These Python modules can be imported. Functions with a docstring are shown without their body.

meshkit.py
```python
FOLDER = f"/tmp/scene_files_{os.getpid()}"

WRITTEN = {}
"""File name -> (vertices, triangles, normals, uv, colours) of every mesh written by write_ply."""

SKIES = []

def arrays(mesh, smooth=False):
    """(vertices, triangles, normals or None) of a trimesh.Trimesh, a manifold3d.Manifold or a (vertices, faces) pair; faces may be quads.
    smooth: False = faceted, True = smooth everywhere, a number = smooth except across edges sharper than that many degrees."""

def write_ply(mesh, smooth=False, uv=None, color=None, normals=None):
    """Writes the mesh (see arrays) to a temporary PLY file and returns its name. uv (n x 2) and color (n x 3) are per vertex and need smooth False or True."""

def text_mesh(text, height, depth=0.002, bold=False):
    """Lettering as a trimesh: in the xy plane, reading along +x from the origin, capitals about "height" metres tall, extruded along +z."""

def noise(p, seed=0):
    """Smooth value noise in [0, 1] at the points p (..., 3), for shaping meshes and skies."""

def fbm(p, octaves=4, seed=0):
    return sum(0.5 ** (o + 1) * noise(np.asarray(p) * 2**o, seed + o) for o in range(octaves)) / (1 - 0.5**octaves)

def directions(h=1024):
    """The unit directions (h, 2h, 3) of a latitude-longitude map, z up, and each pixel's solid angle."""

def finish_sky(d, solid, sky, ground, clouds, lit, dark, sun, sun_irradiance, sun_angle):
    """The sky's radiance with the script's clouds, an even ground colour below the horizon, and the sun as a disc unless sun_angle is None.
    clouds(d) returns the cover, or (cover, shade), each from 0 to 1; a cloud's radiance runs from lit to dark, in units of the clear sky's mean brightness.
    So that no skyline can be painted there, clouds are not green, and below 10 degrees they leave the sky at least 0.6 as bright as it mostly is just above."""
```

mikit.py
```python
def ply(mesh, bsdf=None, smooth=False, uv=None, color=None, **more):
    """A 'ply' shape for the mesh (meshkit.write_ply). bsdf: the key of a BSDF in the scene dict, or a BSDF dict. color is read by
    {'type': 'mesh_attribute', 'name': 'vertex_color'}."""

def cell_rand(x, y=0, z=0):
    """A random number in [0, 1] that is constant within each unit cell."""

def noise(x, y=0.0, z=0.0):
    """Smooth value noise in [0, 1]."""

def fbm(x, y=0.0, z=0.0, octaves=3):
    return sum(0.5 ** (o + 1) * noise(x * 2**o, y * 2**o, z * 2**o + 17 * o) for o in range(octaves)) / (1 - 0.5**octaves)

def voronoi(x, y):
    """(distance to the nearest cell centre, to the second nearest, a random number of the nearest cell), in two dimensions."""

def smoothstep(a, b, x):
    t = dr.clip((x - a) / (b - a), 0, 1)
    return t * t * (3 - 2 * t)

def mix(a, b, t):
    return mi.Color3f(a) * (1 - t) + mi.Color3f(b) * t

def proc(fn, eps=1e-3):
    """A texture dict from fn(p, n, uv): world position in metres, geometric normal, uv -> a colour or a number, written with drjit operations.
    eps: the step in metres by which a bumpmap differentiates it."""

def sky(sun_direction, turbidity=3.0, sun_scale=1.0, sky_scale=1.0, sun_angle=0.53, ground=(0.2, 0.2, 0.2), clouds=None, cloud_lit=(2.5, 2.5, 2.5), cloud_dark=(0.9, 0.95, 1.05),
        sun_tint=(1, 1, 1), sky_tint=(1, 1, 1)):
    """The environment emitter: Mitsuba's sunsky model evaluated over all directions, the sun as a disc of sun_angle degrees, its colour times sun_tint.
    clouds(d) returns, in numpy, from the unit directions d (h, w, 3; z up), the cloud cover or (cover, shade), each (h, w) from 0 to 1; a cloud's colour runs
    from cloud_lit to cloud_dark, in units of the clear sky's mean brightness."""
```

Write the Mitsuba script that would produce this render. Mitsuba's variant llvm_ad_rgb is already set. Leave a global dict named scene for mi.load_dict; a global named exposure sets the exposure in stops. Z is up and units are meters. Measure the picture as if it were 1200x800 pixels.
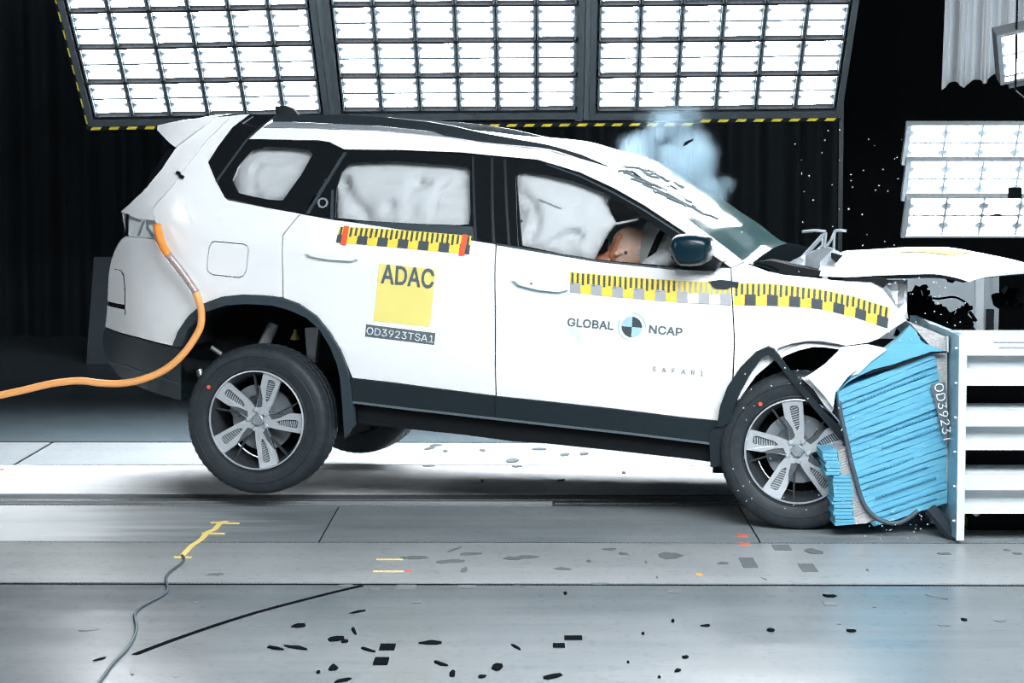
"""Vehicle crash test in a dark hall: a white SUV against a deformable barrier.  Units: metres, z up.
The car has its own frame (s forward, t across from the near side, z up), yawed on the hall's floor."""
import math, random
import numpy as np
import trimesh
import shapely
from shapely.geometry import Polygon, LineString, Point, box as sbox
from shapely import affinity
from scipy.interpolate import PchipInterpolator
import manifold3d as m3
import drjit as dr
import mitsuba as mi
import mikit, meshkit
from mikit import ply, proc, noise, fbm, smoothstep, mix

TF = mi.ScalarTransform4f
scene, labels = {}, {}
rng = np.random.default_rng(7)
random.seed(7)

# ------------------------------------------------------------------ camera, exposure, lamp strength
EYE = np.array([0.0, -11.0, 1.756])
LOOK = np.array([-0.00996939, 0.99693912, -0.07754359])
scene['camera'] = {'type': 'perspective', 'fov': 25.05762, 'fov_axis': 'x', 'near_clip': 0.1, 'far_clip': 100.0,
                   'to_world': TF().look_at(origin=EYE.tolist(), target=(EYE + LOOK).tolist(), up=[0, 0, 1])}
exposure = 0.0
LAMP = (22.0, 22.7, 23.4)          # radiance of a lit lamp strip of the hall's floodlight panels
LAMP_NEAR = (24.0, 25.2, 26.2)     # the panels that hang on the near side of the track

# ------------------------------------------------------------------ materials
def rgb(*c):
    return {'type': 'rgb', 'value': list(c)}

def mat(key, d):
    scene['mat_' + key] = {'type': 'twosided', 'bsdf': d} if d['type'] in ('principled', 'diffuse', 'roughplastic', 'roughconductor') else d

def pr(key, col, rough=.5, metal=0., coat=0., spec=.5, sheen=0.):
    d = {'type': 'principled', 'base_color': rgb(*col) if isinstance(col, tuple) else col, 'roughness': rough, 'metallic': metal, 'specular': spec}
    if coat: d['clearcoat'] = coat; d['clearcoat_gloss'] = .95
    if sheen: d['sheen'] = sheen
    mat(key, d)

pr('paint', (.82, .84, .85), .22, coat=1.0)
pr('gloss_black', (.008, .010, .012), .12, spec=.5)
pr('plastic', (.008, .016, .021), .42)
pr('plastic_grey', (.026, .042, .052), .45)
pr('rail_black', (.02, .027, .032), .3)
pr('dark', (.006, .008, .010), .8, spec=.2)
pr('liner', (.010, .012, .014), .85, spec=.2)
pr('interior', (.05, .06, .07), .7, spec=.2)
pr('headliner', (.40, .43, .46), .9, spec=.1)
pr('rubber', proc(lambda p, n, uv: mix((.014, .020, .025), (.026, .034, .040), fbm(p.x * 30, p.y * 30, p.z * 30))), .55, spec=.35)
pr('machined', (.46, .50, .53), .35, metal=.3)
pr('rim_dark', (.07, .08, .09), .35, metal=.6)
pr('mesh_dark', (.10, .115, .125), .4, metal=.4)
pr('steel', (.55, .58, .6), .38, metal=.9)
pr('chrome', (.85, .87, .9), .12, metal=1.0)
pr('bracket', (.30, .34, .37), .45, metal=.5)
pr('lamp_clear', (.70, .74, .76), .15, coat=1.0)
pr('airbag', proc(lambda p, n, uv: mix((.56, .60, .62), (.64, .67, .685), fbm(p.x * 14, p.y * 14, p.z * 14))), .9, spec=.15)
pr('airbag_seam', (.30, .33, .35), .9, spec=.1)
pr('skin', (.80, .54, .43), .6)
pr('skin_dark', (.66, .27, .16), .6)
pr('shirt', (.55, .50, .30), .9)
pr('yellow_print', (.86, .62, .07), .5)
pr('yellow_pale', (.82, .72, .22), .5)
pr('yellow_dull', (.62, .50, .03), .6)
pr('yellow_tape', (.80, .62, .20), .6)
pr('ink', (.05, .065, .075), .5)
pr('ink_grey', (.10, .13, .15), .5)
pr('ink_light', (.75, .78, .80), .5)
pr('ink_faded', (.36, .38, .40), .5)
pr('red_tape', (.80, .10, .04), .5)
pr('pale_blue', (.35, .58, .66), .5)
pr('pale_tint', (.62, .76, .80), .5)
pr('orange', (.90, .30, .05), .5)
pr('orange_pale', (.88, .40, .13), .5)
pr('braid', proc(lambda p, n, uv: mix((.32, .24, .22), (.62, .54, .52), noise(p.x * 160, p.y * 160, p.z * 160))), .4, metal=.5)
pr('honeycomb', proc(lambda p, n, uv: mix((.075, .31, .46), (.15, .43, .57), fbm(p.x * 6, p.y * 2, p.z * 60))), .5, spec=.3)
pr('honeycomb_dark', (.06, .26, .40), .5)
pr('core', proc(lambda p, n, uv: mix((.33, .33, .33), (.55, .54, .53), noise(p.x * 90, p.y * 20, p.z * 160))), .5, metal=.3)
pr('plate_blue', proc(lambda p, n, uv: mix((.17, .35, .45), (.32, .50, .58), fbm(p.x * 5, p.y * 9, p.z * 3))), .4, metal=.35)
pr('beam_white', proc(lambda p, n, uv: mix((.50, .535, .55), (.58, .61, .625), fbm(p.x * 4, p.y * 4, p.z * 9))), .5)
pr('grey_steel', proc(lambda p, n, uv: mix((.20, .235, .26), (.24, .275, .30), fbm(p.x * 3, p.y * 3, p.z * 3))), .7)
pr('grey_steel_light', (.34, .38, .41), .6)
pr('board', (.055, .075, .09), .7)
pr('frame', (.035, .045, .052), .5)
pr('frame_grey', (.10, .125, .14), .5)
pr('tray', (.085, .11, .125), .5, metal=.2)
pr('tray_light', (.22, .26, .285), .5)
pr('caster_yellow', (.22, .19, .04), .5)
pr('rag', (.02, .03, .04), .9)
mat('shard', {'type': 'diffuse', 'reflectance': rgb(.007, .009, .010)})
pr('ridge', (.10, .13, .145), .4)  # paler than the cladding: the ridge highlight is put into this colour
pr('shard_grey', (.10, .115, .125), .5)
pr('shard_pale', (.26, .285, .30), .6)
pr('cable', (.05, .075, .095), .5)
pr('crumb', (.75, .80, .82), .2)
pr('curtain_black', proc(lambda p, n, uv: mix((.022, .030, .036), (.036, .047, .055), noise(p.x * 3, p.y * 3, p.z * .4))), .95, spec=.1)
pr('curtain_white', (.78, .82, .85), .9, spec=.1)
pr('hall', (.008, .010, .012), .95, spec=.1)

def concrete(a, b, s, ra, rb):
    def col(p, n, uv):
        g = fbm(p.x * s, p.y * s * 1.6, 0, octaves=4)
        streak = fbm(p.x * .7, p.y * 9, 3, octaves=3)
        speck = smoothstep(.72, .85, noise(p.x * 38, p.y * 38, 5))
        k = dr.clip(g * .65 + streak * .45, 0, 1)
        return mix(a, b, k) * (1 - .08 * speck)
    def rough(p, n, uv):
        return ra + (rb - ra) * fbm(p.x * 2.3, p.y * 5, 9)
    return col, rough

def floor_mat(key, a, b, s=1.3, ra=.28, rb=.5, spec=.5):
    col, rough = concrete(a, b, s, ra, rb)
    mat(key, {'type': 'principled', 'base_color': proc(col), 'roughness': proc(rough), 'specular': spec})

floor_mat('floor_front', (.070, .088, .099), (.132, .152, .162), 1.1, .20, .36)
floor_mat('floor_strip', (.19, .213, .222), (.275, .293, .30), .9, .28, .45)
floor_mat('floor_tread', (.09, .112, .125), (.24, .265, .275), 1.8, .25, .42)
def worn(p, n, uv):  # bright left end: lamp light past the car's shadow, put into the colour
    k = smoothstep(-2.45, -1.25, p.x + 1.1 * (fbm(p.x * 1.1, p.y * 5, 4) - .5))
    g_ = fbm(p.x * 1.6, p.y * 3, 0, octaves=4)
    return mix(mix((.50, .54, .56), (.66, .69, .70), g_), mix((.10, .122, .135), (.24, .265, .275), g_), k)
mat('floor_tread_lit_left', {'type': 'principled', 'base_color': proc(worn), 'roughness': .33, 'specular': .5})
floor_mat('floor_white', (.56, .60, .62), (.74, .76, .77), 1.6, .25, .45)
floor_mat('floor_plate', (.26, .30, .32), (.34, .37, .385), 1.0, .35, .55)
floor_mat('floor_far', (.065, .092, .108), (.10, .13, .147), .8, .4, .6)
mat('bed', {'type': 'principled', 'base_color': proc(lambda p, n, uv: mix((.05, .062, .07), (.13, .15, .16), fbm(p.x * .8, p.y * 14, 2))), 'roughness': .4})
mat('groove', {'type': 'diffuse', 'reflectance': rgb(.010, .014, .017)})

mat('scuttle', {'type': 'diffuse', 'reflectance': rgb(.006, .009, .011)})
mat('lamp_body', {'type': 'diffuse', 'reflectance': rgb(.6, .6, .6)})
scene['mat_glass'] = {'type': 'thindielectric', 'int_ior': 1.5}

# ------------------------------------------------------------------ helpers
def key_for(name):
    if name not in scene and not any(k.startswith(name + '__') for k in scene):
        return name
    i = 1
    while True:
        k = f'{name}_{i:03d}'
        if k not in scene and not any(q.startswith(k + '__') for q in scene):
            return k
        i += 1

_next = {}
def numbered(name):
    i = _next.get(name, -1) + 1
    _next[name] = i
    return name if i == 0 else f'{name}_{i:03d}'

def obj(name, mesh, m, parent=None, smooth=False, label=None, **more):
    k = numbered(f'{parent}__{name}' if parent else name)
    scene[k] = ply(mesh, 'mat_' + m, smooth=smooth, **more)
    if label: labels[k] = {'label': label}
    return k

def thing(name, label, cat, group=None):
    k = numbered(name)
    labels[k] = {'label': label, 'category': cat}
    if group: labels[k]['group'] = group
    return k

def tag(k, label, cat, group=None, kind=None):
    labels[k] = {'label': label, 'category': cat}
    if group: labels[k]['group'] = group
    if kind: labels[k]['kind'] = kind
    return k

def struct(name, mesh, m, smooth=False, label=None):
    k = obj(name, mesh, m, smooth=smooth)
    labels[k] = {'kind': 'structure', 'label': label or name.replace('_', ' '), 'category': name.split('_')[0]}
    return k

def box(lo, hi):
    lo, hi = np.asarray(lo, float), np.asarray(hi, float)
    b = trimesh.creation.box(extents=hi - lo)
    b.apply_translation((lo + hi) / 2)
    return b

def cat(ms):
    return trimesh.util.concatenate(ms)

def tube(path, r, n=10, closed_ends=True, subdiv=0):
    p = np.asarray(path, float)
    if subdiv:
        u = np.r_[0, np.cumsum(np.linalg.norm(np.diff(p, axis=0), axis=1))]
        q = np.linspace(0, u[-1], subdiv)
        from scipy.interpolate import CubicSpline
        p = CubicSpline(u, p)(q)
    r = np.broadcast_to(np.asarray(r, float), (len(p),))
    tan = np.gradient(p, axis=0)
    tan /= np.linalg.norm(tan, axis=1, keepdims=True) + 1e-12
    ref = np.array([0, 0, 1.0]) if abs(tan[0][2]) < .9 else np.array([1.0, 0, 0])
    V = []
    x = np.cross(tan[0], ref); x /= np.linalg.norm(x)
    for i in range(len(p)):
        x = x - tan[i] * (x @ tan[i]); x /= np.linalg.norm(x)
        y = np.cross(tan[i], x)
        a = np.arange(n) * 2 * np.pi / n
        V.append(p[i] + r[i] * (np.cos(a)[:, None] * x + np.sin(a)[:, None] * y))
    V = np.vstack(V)
    F = []
    for i in range(len(p) - 1):
        for j in range(n):
            a, b = i * n + j, i * n + (j + 1) % n
            F += [[a, b, b + n], [a, b + n, a + n]]
    if closed_ends:
        V = np.vstack([V, p[0], p[-1]])
        e = (len(p) - 1) * n
        for j in range(n):
            F.append([len(V) - 2, (j + 1) % n, j]); F.append([len(V) - 1, e + j, e + (j + 1) % n])
    return trimesh.Trimesh(V, F, process=False)

def prism(poly, h):
    """Polygon extruded along +third axis from 0 to h."""
    if not isinstance(poly, (Polygon, shapely.MultiPolygon)): poly = Polygon(poly)
    poly = poly.buffer(0)
    gs = [g for g in getattr(poly, 'geoms', [poly]) if g.area > 1e-9]
    return cat([trimesh.creation.extrude_polygon(g, h, engine='earcut') for g in gs])

def world_prism(poly, y0, y1):
    """Polygon in the hall's (x, z) extruded from depth y0 to y1."""
    m = prism(poly, 1.0)
    v = m.vertices.copy()
    m.vertices = np.stack([v[:, 0], y1 + (y0 - y1) * v[:, 2], v[:, 1]], 1)
    return m

def grid_mesh(P, flip=False):
    """P (n, m, 3) -> surface."""
    n, m = P.shape[:2]
    i = np.arange(n * m).reshape(n, m)
    a, b, c, d = i[:-1, :-1].ravel(), i[1:, :-1].ravel(), i[1:, 1:].ravel(), i[:-1, 1:].ravel()
    F = np.vstack([np.stack([a, b, c], 1), np.stack([a, c, d], 1)])
    if flip: F = F[:, ::-1]
    return trimesh.Trimesh(P.reshape(-1, 3), F, process=False)

# the car's frame
TH = math.radians(13.0)
CA, CB = np.array([math.cos(TH), -math.sin(TH), 0]), np.array([math.sin(TH), math.cos(TH), 0])
CO = np.array([1.25145449, -0.05650667, 0.0])
CARM = np.eye(4); CARM[:3, 0], CARM[:3, 1], CARM[:3, 2], CARM[:3, 3] = CA, CB, [0, 0, 1], CO
W = 1.90
_PT = PchipInterpolator([-1.3, -.95, -.8, -.6, -.35, -.15, 0, .1, .2, .45, .62], [.14, .06, .035, .012, .010, 0.0, .03, .062, .1, .215, .32])
S0, Z0, KB, SR, SF = -2.49220166, 1.50055993, -0.135281273, -3.06464312, 0.19956793
S1 = -0.61974218

def belt(s): return Z0 + KB * (np.asarray(s) - S0)

def TS(s, z):
    """Lateral offset of the near body side at (s, z)."""
    s, z = np.asarray(s, float), np.asarray(z, float)
    v = np.clip(z - belt(np.minimum(s, S1 + .15)), -1.3, .62)
    return _PT(v) + .95 * np.maximum(0, SR - s) ** 2 + .9 * np.maximum(0, s - SF) ** 2

def car(mesh):
    m = mesh.copy(); m.apply_transform(CARM); return m

def mirrored(mesh):
    m = mesh.copy(); v = m.vertices.copy(); v[:, 1] = W - v[:, 1]; m.vertices = v; m.invert(); return m

def sheet(poly, off=0.0, thick=.012, cell=.07, tfun=None, gap=.0007, holes=(), bump=None):
    """A panel of the body: polygon in (s, z), laid on the side's curved surface, with a thickness. Returns a mesh in car coordinates."""
    if not isinstance(poly, (Polygon, shapely.MultiPolygon)): poly = Polygon(poly)
    poly = poly.buffer(0)
    for h in holes: poly = poly.difference(h if isinstance(h, Polygon) else Polygon(h))
    if gap: poly = poly.buffer(-gap)
    poly = poly.segmentize(cell)
    x0, z0, x1, z1 = poly.bounds
    gx, gz = np.arange(math.floor(x0 / cell), math.ceil(x1 / cell)), np.arange(math.floor(z0 / cell), math.ceil(z1 / cell))
    shapely.prepare(poly)
    V, F, idx = [], [], {}
    def vid(p):
        k = (round(p[0] * 2e4), round(p[1] * 2e4))
        if k not in idx: idx[k] = len(V); V.append((p[0], p[1]))
        return idx[k]
    for i in gx:
        for j in gz:
            c = sbox(i * cell, j * cell, (i + 1) * cell, (j + 1) * cell)
            if poly.contains(c):
                a, b, d, e = [vid(q) for q in ((i * cell, j * cell), ((i + 1) * cell, j * cell), ((i + 1) * cell, (j + 1) * cell), (i * cell, (j + 1) * cell))]
                F += [(a, b, d), (a, d, e)]
            elif poly.intersects(c):
                g = poly.intersection(c)
                for q in getattr(g, 'geoms', [g]):
                    if q.geom_type != 'Polygon' or q.area < 1e-9: continue
                    try: v, f = trimesh.creation.triangulate_polygon(shapely.geometry.polygon.orient(q), engine='earcut')
                    except Exception: continue
                    ii = [vid(p) for p in v]
                    for t in f:
                        t = [ii[k] for k in t]
                        if len(set(t)) == 3: F.append(tuple(t))
    V, F = np.array(V), np.array(F)
    a, b, c = V[F[:, 0]], V[F[:, 1]], V[F[:, 2]]
    cr = (b[:, 0] - a[:, 0]) * (c[:, 1] - a[:, 1]) - (b[:, 1] - a[:, 1]) * (c[:, 0] - a[:, 0])
    F[cr < 0] = F[cr < 0][:, ::-1]
    t = (TS if tfun is None else tfun)(V[:, 0], V[:, 1]) + off
    if bump is not None: t = t + bump(V[:, 0], V[:, 1], poly)
    n = len(V)
    out = np.stack([V[:, 0], t, V[:, 1]], 1)
    back = out + [0, thick, 0]
    e = np.vstack([F[:, [0, 1]], F[:, [1, 2]], F[:, [2, 0]]])
    es = np.sort(e, 1)
    u, inv, cnt = np.unique(es, axis=0, return_inverse=True, return_counts=True)
    be = e[cnt[inv.ravel()] == 1]
    side = np.vstack([np.stack([be[:, 1], be[:, 0], be[:, 0] + n], 1), np.stack([be[:, 1], be[:, 0] + n, be[:, 1] + n], 1)])
    return trimesh.Trimesh(np.vstack([out, back]), np.vstack([F, F[:, ::-1] + n, side]), process=False)

def on_side(mesh2d, p0, ang, off=-.001, flip=1.0):
    """Lays a flat mesh (x along the lettering, y up, z out of the page) on the body side at p0 = (s, z)."""
    v = mesh2d.vertices
    c, s = math.cos(ang), math.sin(ang)
    S, Z = p0[0] + c * v[:, 0] - s * v[:, 1], p0[1] + s * v[:, 0] + c * v[:, 1]
    m = mesh2d.copy()
    m.vertices = np.stack([S, TS(S, Z) + off - v[:, 2], Z], 1)
    return m

def fit_text(text, width, height, depth=.0015, bold=False):
    m = meshkit.text_mesh(text, height, depth, bold)
    m.apply_translation([-m.bounds[0][0], 0, 0])
    m.apply_scale([width / m.extents[0], 1, 1])
    return m

def lerp_poly(top, bot, u):
    """Point pairs at the fraction u of two polylines."""
    def at(P):
        P = np.asarray(P, float); L = np.r_[0, np.cumsum(np.linalg.norm(np.diff(P, axis=0), axis=1))]
        return np.array([np.interp(u * L[-1], L, P[:, k]) for k in range(2)])
    return at(top), at(bot)

# ------------------------------------------------------------------ the hall
def slab(x0, x1, y0, y1, z=0.0, h=.03):
    return box((x0, y0, z - h), (x1, y1, z))

g = .0042
struct('floor', box((-14, -16, -.2), (14, 14, -.005)), 'groove', label='dark sub-floor showing in the joints')
for nm, a in (('floor_front', [(-14, 14, -16, -1.4815 - .034)]), ('floor_strip', [(-14, 14, -1.4815 + .024, -.4183 - .022)])):
    for (x0, x1, y0, y1) in a:
        obj('slab', slab(x0, x1, y0, y1), nm, 'floor')
xs2, xs3 = -1.003, 1.045
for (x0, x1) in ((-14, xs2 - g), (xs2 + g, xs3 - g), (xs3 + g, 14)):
    obj('track_plate', slab(x0, x1, -.4183 + .018, .70), 'floor_tread_lit_left' if x1 < 0 else 'floor_tread', 'floor')
# the rail channel of the sled track
obj('rail_bed', slab(-14, 14, .70, 1.12, z=-.002, h=.015), 'bed', 'floor')
for (x0, x1, y0, y1, z) in ((-14, .09, .742, .762, .004), (-14, .09, .80, .835, .010), (.105, 14, .80, .83, .0), (-14, 14, .93, .945, .0)):
    obj('rail', box((x0, y0, -.02), (x1, y1, z)), 'steel', 'floor')
obj('white_slab', slab(-14, 14, 1.13, 2.299 - .012), 'floor_white', 'floor')
xs1 = [(-3.031,2.308),(-3.039,3.354)]
xs1 = (xs1[0][0] + xs1[1][0]) / 2
for (x0, x1) in ((-14, xs1 - .011), (xs1 + .011, 14)):
    obj('cover_plate', slab(x0, x1, 2.299 + .012, 3.405 - .035), 'floor_plate', 'floor')
obj('far_slab', slab(-14, 14, 3.405 + g, 14), 'floor_far', 'floor')

def curtain(x0, x1, y, z0, z1, pitch, amp, seed, nz=6):
    n = int((x1 - x0) / .03)
    x = np.linspace(x0, x1, n)
    r = np.random.default_rng(seed)
    ph = np.cumsum(r.uniform(.7, 1.3, n)) * .03 * 2 * np.pi / pitch
    P = []
    for k in range(nz):
        z = z0 + (z1 - z0) * k / (nz - 1)
        a = amp * (1.15 - .3 * k / (nz - 1))
        P.append(np.stack([x, y + a * np.sin(ph + .15 * k) + .35 * a * np.sin(2.3 * ph + k * .2), np.full(n, z)], 1))
    return grid_mesh(np.array(P).transpose(1, 0, 2))
wall = struct('wall_back', box((-14, 13.2, 0), (14, 13.4, 9)), 'hall', label='black rear wall of the hall')
struct('wall_left', box((-14.2, -16, 0), (-14, 13.4, 9)), 'hall', label='black left wall of the hall')
struct('wall_right', box((14, -16, 0), (14.2, 13.4, 9)), 'hall', label='black right wall of the hall')
struct('wall_front', box((-14, -16.2, 0), (14, -16, 9)), 'hall', label='black wall behind the camera')
struct('ceiling', box((-14, -16, 9), (14, 13.4, 9.2)), 'hall', label='black ceiling of the hall')
k = obj('black_curtain', curtain(-9, 3.05, 12.2, .0, 8.5, .42, .09, 3), 'curtain_black', smooth=True)
tag(k, 'long black pleated curtain hanging behind the car and the lights', 'curtain')
cx = [(2.507,1.756)]
k = obj('curtain_post', cat([box((cx[0][0] - .018, 7.97, 0), (cx[0][0] + .018, 8.05, 6)), box((cx[0][0] - .10, 7.9, 0), (cx[0][0] + .10, 8.1, .04))]), 'frame')
tag(k, 'thin dark post standing at the right end of the black curtain', 'post')

# ------------------------------------------------------------------ floodlight panels
TILT = math.radians(50)
def strip_outline(w, h):
    p = sbox(0, 0, w, h)
    for (x, y) in ((0, h / 2), (w, h / 2)):
        p = p.difference(Point(x, y).buffer(h * .20, quad_segs=4))
    return p.simplify(.001)

def emitter(name, mesh, parent, radiance, weight=1.0):
    k = numbered(f'{parent}__{name}')
    scene[k] = ply(mesh, 'mat_lamp_body', emitter={'type': 'area', 'radiance': rgb(*radiance), 'sampling_weight': weight})
    return k

def frame_of(p0, p1, y0, y1=None, tilt=TILT):
    """Matrix of a panel: origin at its bottom left (x, z at depth y0), u towards its bottom right, v up its slope, n out of its face."""
    a, b = np.array([p0[0], y0, p0[1]]), np.array([p1[0], y0 if y1 is None else y1, p1[1]])
    u = b - a; L = np.linalg.norm(u); u /= L
    v0 = np.array([0, -math.sin(tilt), math.cos(tilt)])
    v = v0 - u * (v0 @ u); v /= np.linalg.norm(v)
    M = np.eye(4); M[:3, 0], M[:3, 1], M[:3, 2], M[:3, 3] = u, v, np.cross(u, v), a
    return M, L

def placed(mesh, M):
    m = mesh.copy(); m.apply_transform(M); return m

def light_panel(name, label, M, L, cols, rows, rowh, radiance, group=None, bar=.016, hang=True):
    t = thing(name, label, 'floodlight', group)
    cw = L / cols
    H = rows * rowh
    fr = [box((-.05, -.07, -.10), (-.012, H + .05, .02)), box((L + .012, -.07, -.10), (L + .05, H + .05, .02)),
          box((-.05, -.075, -.10), (L + .05, -.02, .02)), box((-.05, H + .012, -.10), (L + .05, H + .06, .02)), box((-.05, -.07, -.12), (L + .05, H + .05, -.10))]
    obj('frame', placed(cat(fr), M), 'frame', t)
    for r in range(rows + 1):
        obj('crossbar', placed(box((-.012, r * rowh - bar / 2, -.05), (L + .012, r * rowh + bar / 2, .012)), M), 'dark', t)
    for r in range(rows):
        for c in range(cols):
            x0, y0 = c * cw + .012, r * rowh + bar / 2 + .002
            w, h = cw - .024, rowh - bar - .004
            mk = obj('lamp_module', placed(cat([box((x0 - .008, y0, -.06), (x0 + w + .008, y0 + h, -.02)),
                                               box((x0 - .009, y0, -.02), (x0 + .001, y0 + h, .006)), box((x0 + w - .001, y0, -.02), (x0 + w + .009, y0 + h, .006)),
                                               box((x0, y0 + h / 2 - .006, -.02), (x0 + w, y0 + h / 2 + .006, -.004))]), M), 'tray', t)
            for k2 in range(2):
                sh = h / 2 - .024
                so = affinity.translate(strip_outline(w - .018, sh), x0 + .009, y0 + .012 + k2 * (h / 2))
                m = prism(so, .004); m.apply_translation([0, 0, -.016])
                emitter('lamp_strip', placed(m, M), mk, radiance)
    return t, H

def hazard_bar(parent, a, b, width, M, n, thick=.012):
    """Black bar with slanted yellow stripes from a to b in a panel's plane; the stripes are pieces of their own."""
    a, b = np.array(a, float), np.array(b, float)
    d = b - a; L = np.linalg.norm(d); d /= L; q = np.array([-d[1], d[0]])
    def pt(u, w): return a + d * u + q * w
    base = prism(Polygon([pt(0, 0), pt(L, 0), pt(L, width), pt(0, width)]), thick)
    hb = obj('hazard_bar', placed(base, M), 'dark', parent)
    st = L / n
    for i in range(n):
        u0 = i * st + st * .08
        pg = Polygon([pt(u0, .004), pt(u0 + st * .52, .004), pt(min(L, u0 + st * .66), width - .004), pt(u0 + st * .14, width - .004)])
        m = prism(pg, .003); m.apply_translation([0, 0, thick])
        obj('stripe', placed(m, M), 'yellow_dull', hb)

YB = 4.0
specs = [('left', [(-2.86,2.051),(-1.384,2.075)], 'floodlight panel of six lamp columns at the left with hazard stripes down its outer edge'),
         ('middle', [(-1.247,2.088),(0.2607,2.097)], 'floodlight panel in the middle, between two grey posts above the car roof'),
         ('right', [(0.4006,2.091),(1.937,2.108)], 'floodlight panel at the right with hazard stripes, above the white smoke')]
for which, pp, lab in specs:
    M, L = frame_of(pp[0], pp[1], YB)
    t, H = light_panel('floodlight_panel', lab, M, L, 6, 8, .325, LAMP)
    if which == 'left':
        hazard_bar(t, (-.055, -.12), (L + .0, -.12), .035, M, 13)
        hazard_bar(t, (-.065, H), (-.065, -.115), .035, M, 17)
    if which == 'middle':
        hazard_bar(t, (-.1, -.155), (L + .80, -.155), .033, M, 21)
        for x in (-.10, L + .055):
            obj('post', placed(box((x, -.13, -.14), (x + .045, H + .1, -.02)), M), 'frame_grey', t)
        obj('lower_frame', placed(cat([box((-.1, -.12, -.12), (L + .1, -.075, -.06))] + [box((x, -.115, -.06), (x + .03, -.08, -.03)) for x in (.2, .62, .66, .72, 1.0)]), M), 'frame_grey', t)
        cl = .95
        obj('clamp', placed(tube([[cl, -.085, -.05], [cl + .01, -.11, -.04], [cl + .05, -.125, -.035], [cl + .15, -.125, -.035], [cl + .19, -.11, -.04], [cl + .2, -.085, -.05]], .008, 8), M), 'steel', t)
    if which == 'right':
        hazard_bar(t, (.66, -.118), (L + .05, -.118), .035, M, 8)
        hazard_bar(t, (L + .045, -.10), (L + .045, H), .035, M, 17)
        obj('lower_frame', placed(box((-.08, -.10, -.12), (L + .03, -.075, -.06)), M), 'frame_grey', t)
        obj('post', placed(box((-.14, -.13, -.14), (-.095, H + .1, -.02)), M), 'frame_grey', t)
# the rig that carries them reaches up to the ceiling
rigs = []
for x in (-2.9, -1.27, .33, 1.95):
    rigs.append(box((x - .03, 2.15, 3.95), (x + .03, 2.25, 8.99)))
k = obj('light_rig', cat(rigs + [box((-3.1, 2.15, 4.0), (2.2, 2.25, 4.08))]), 'frame'); tag(k, 'dark steel rig carrying the large floodlight panels', 'rig')

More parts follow.
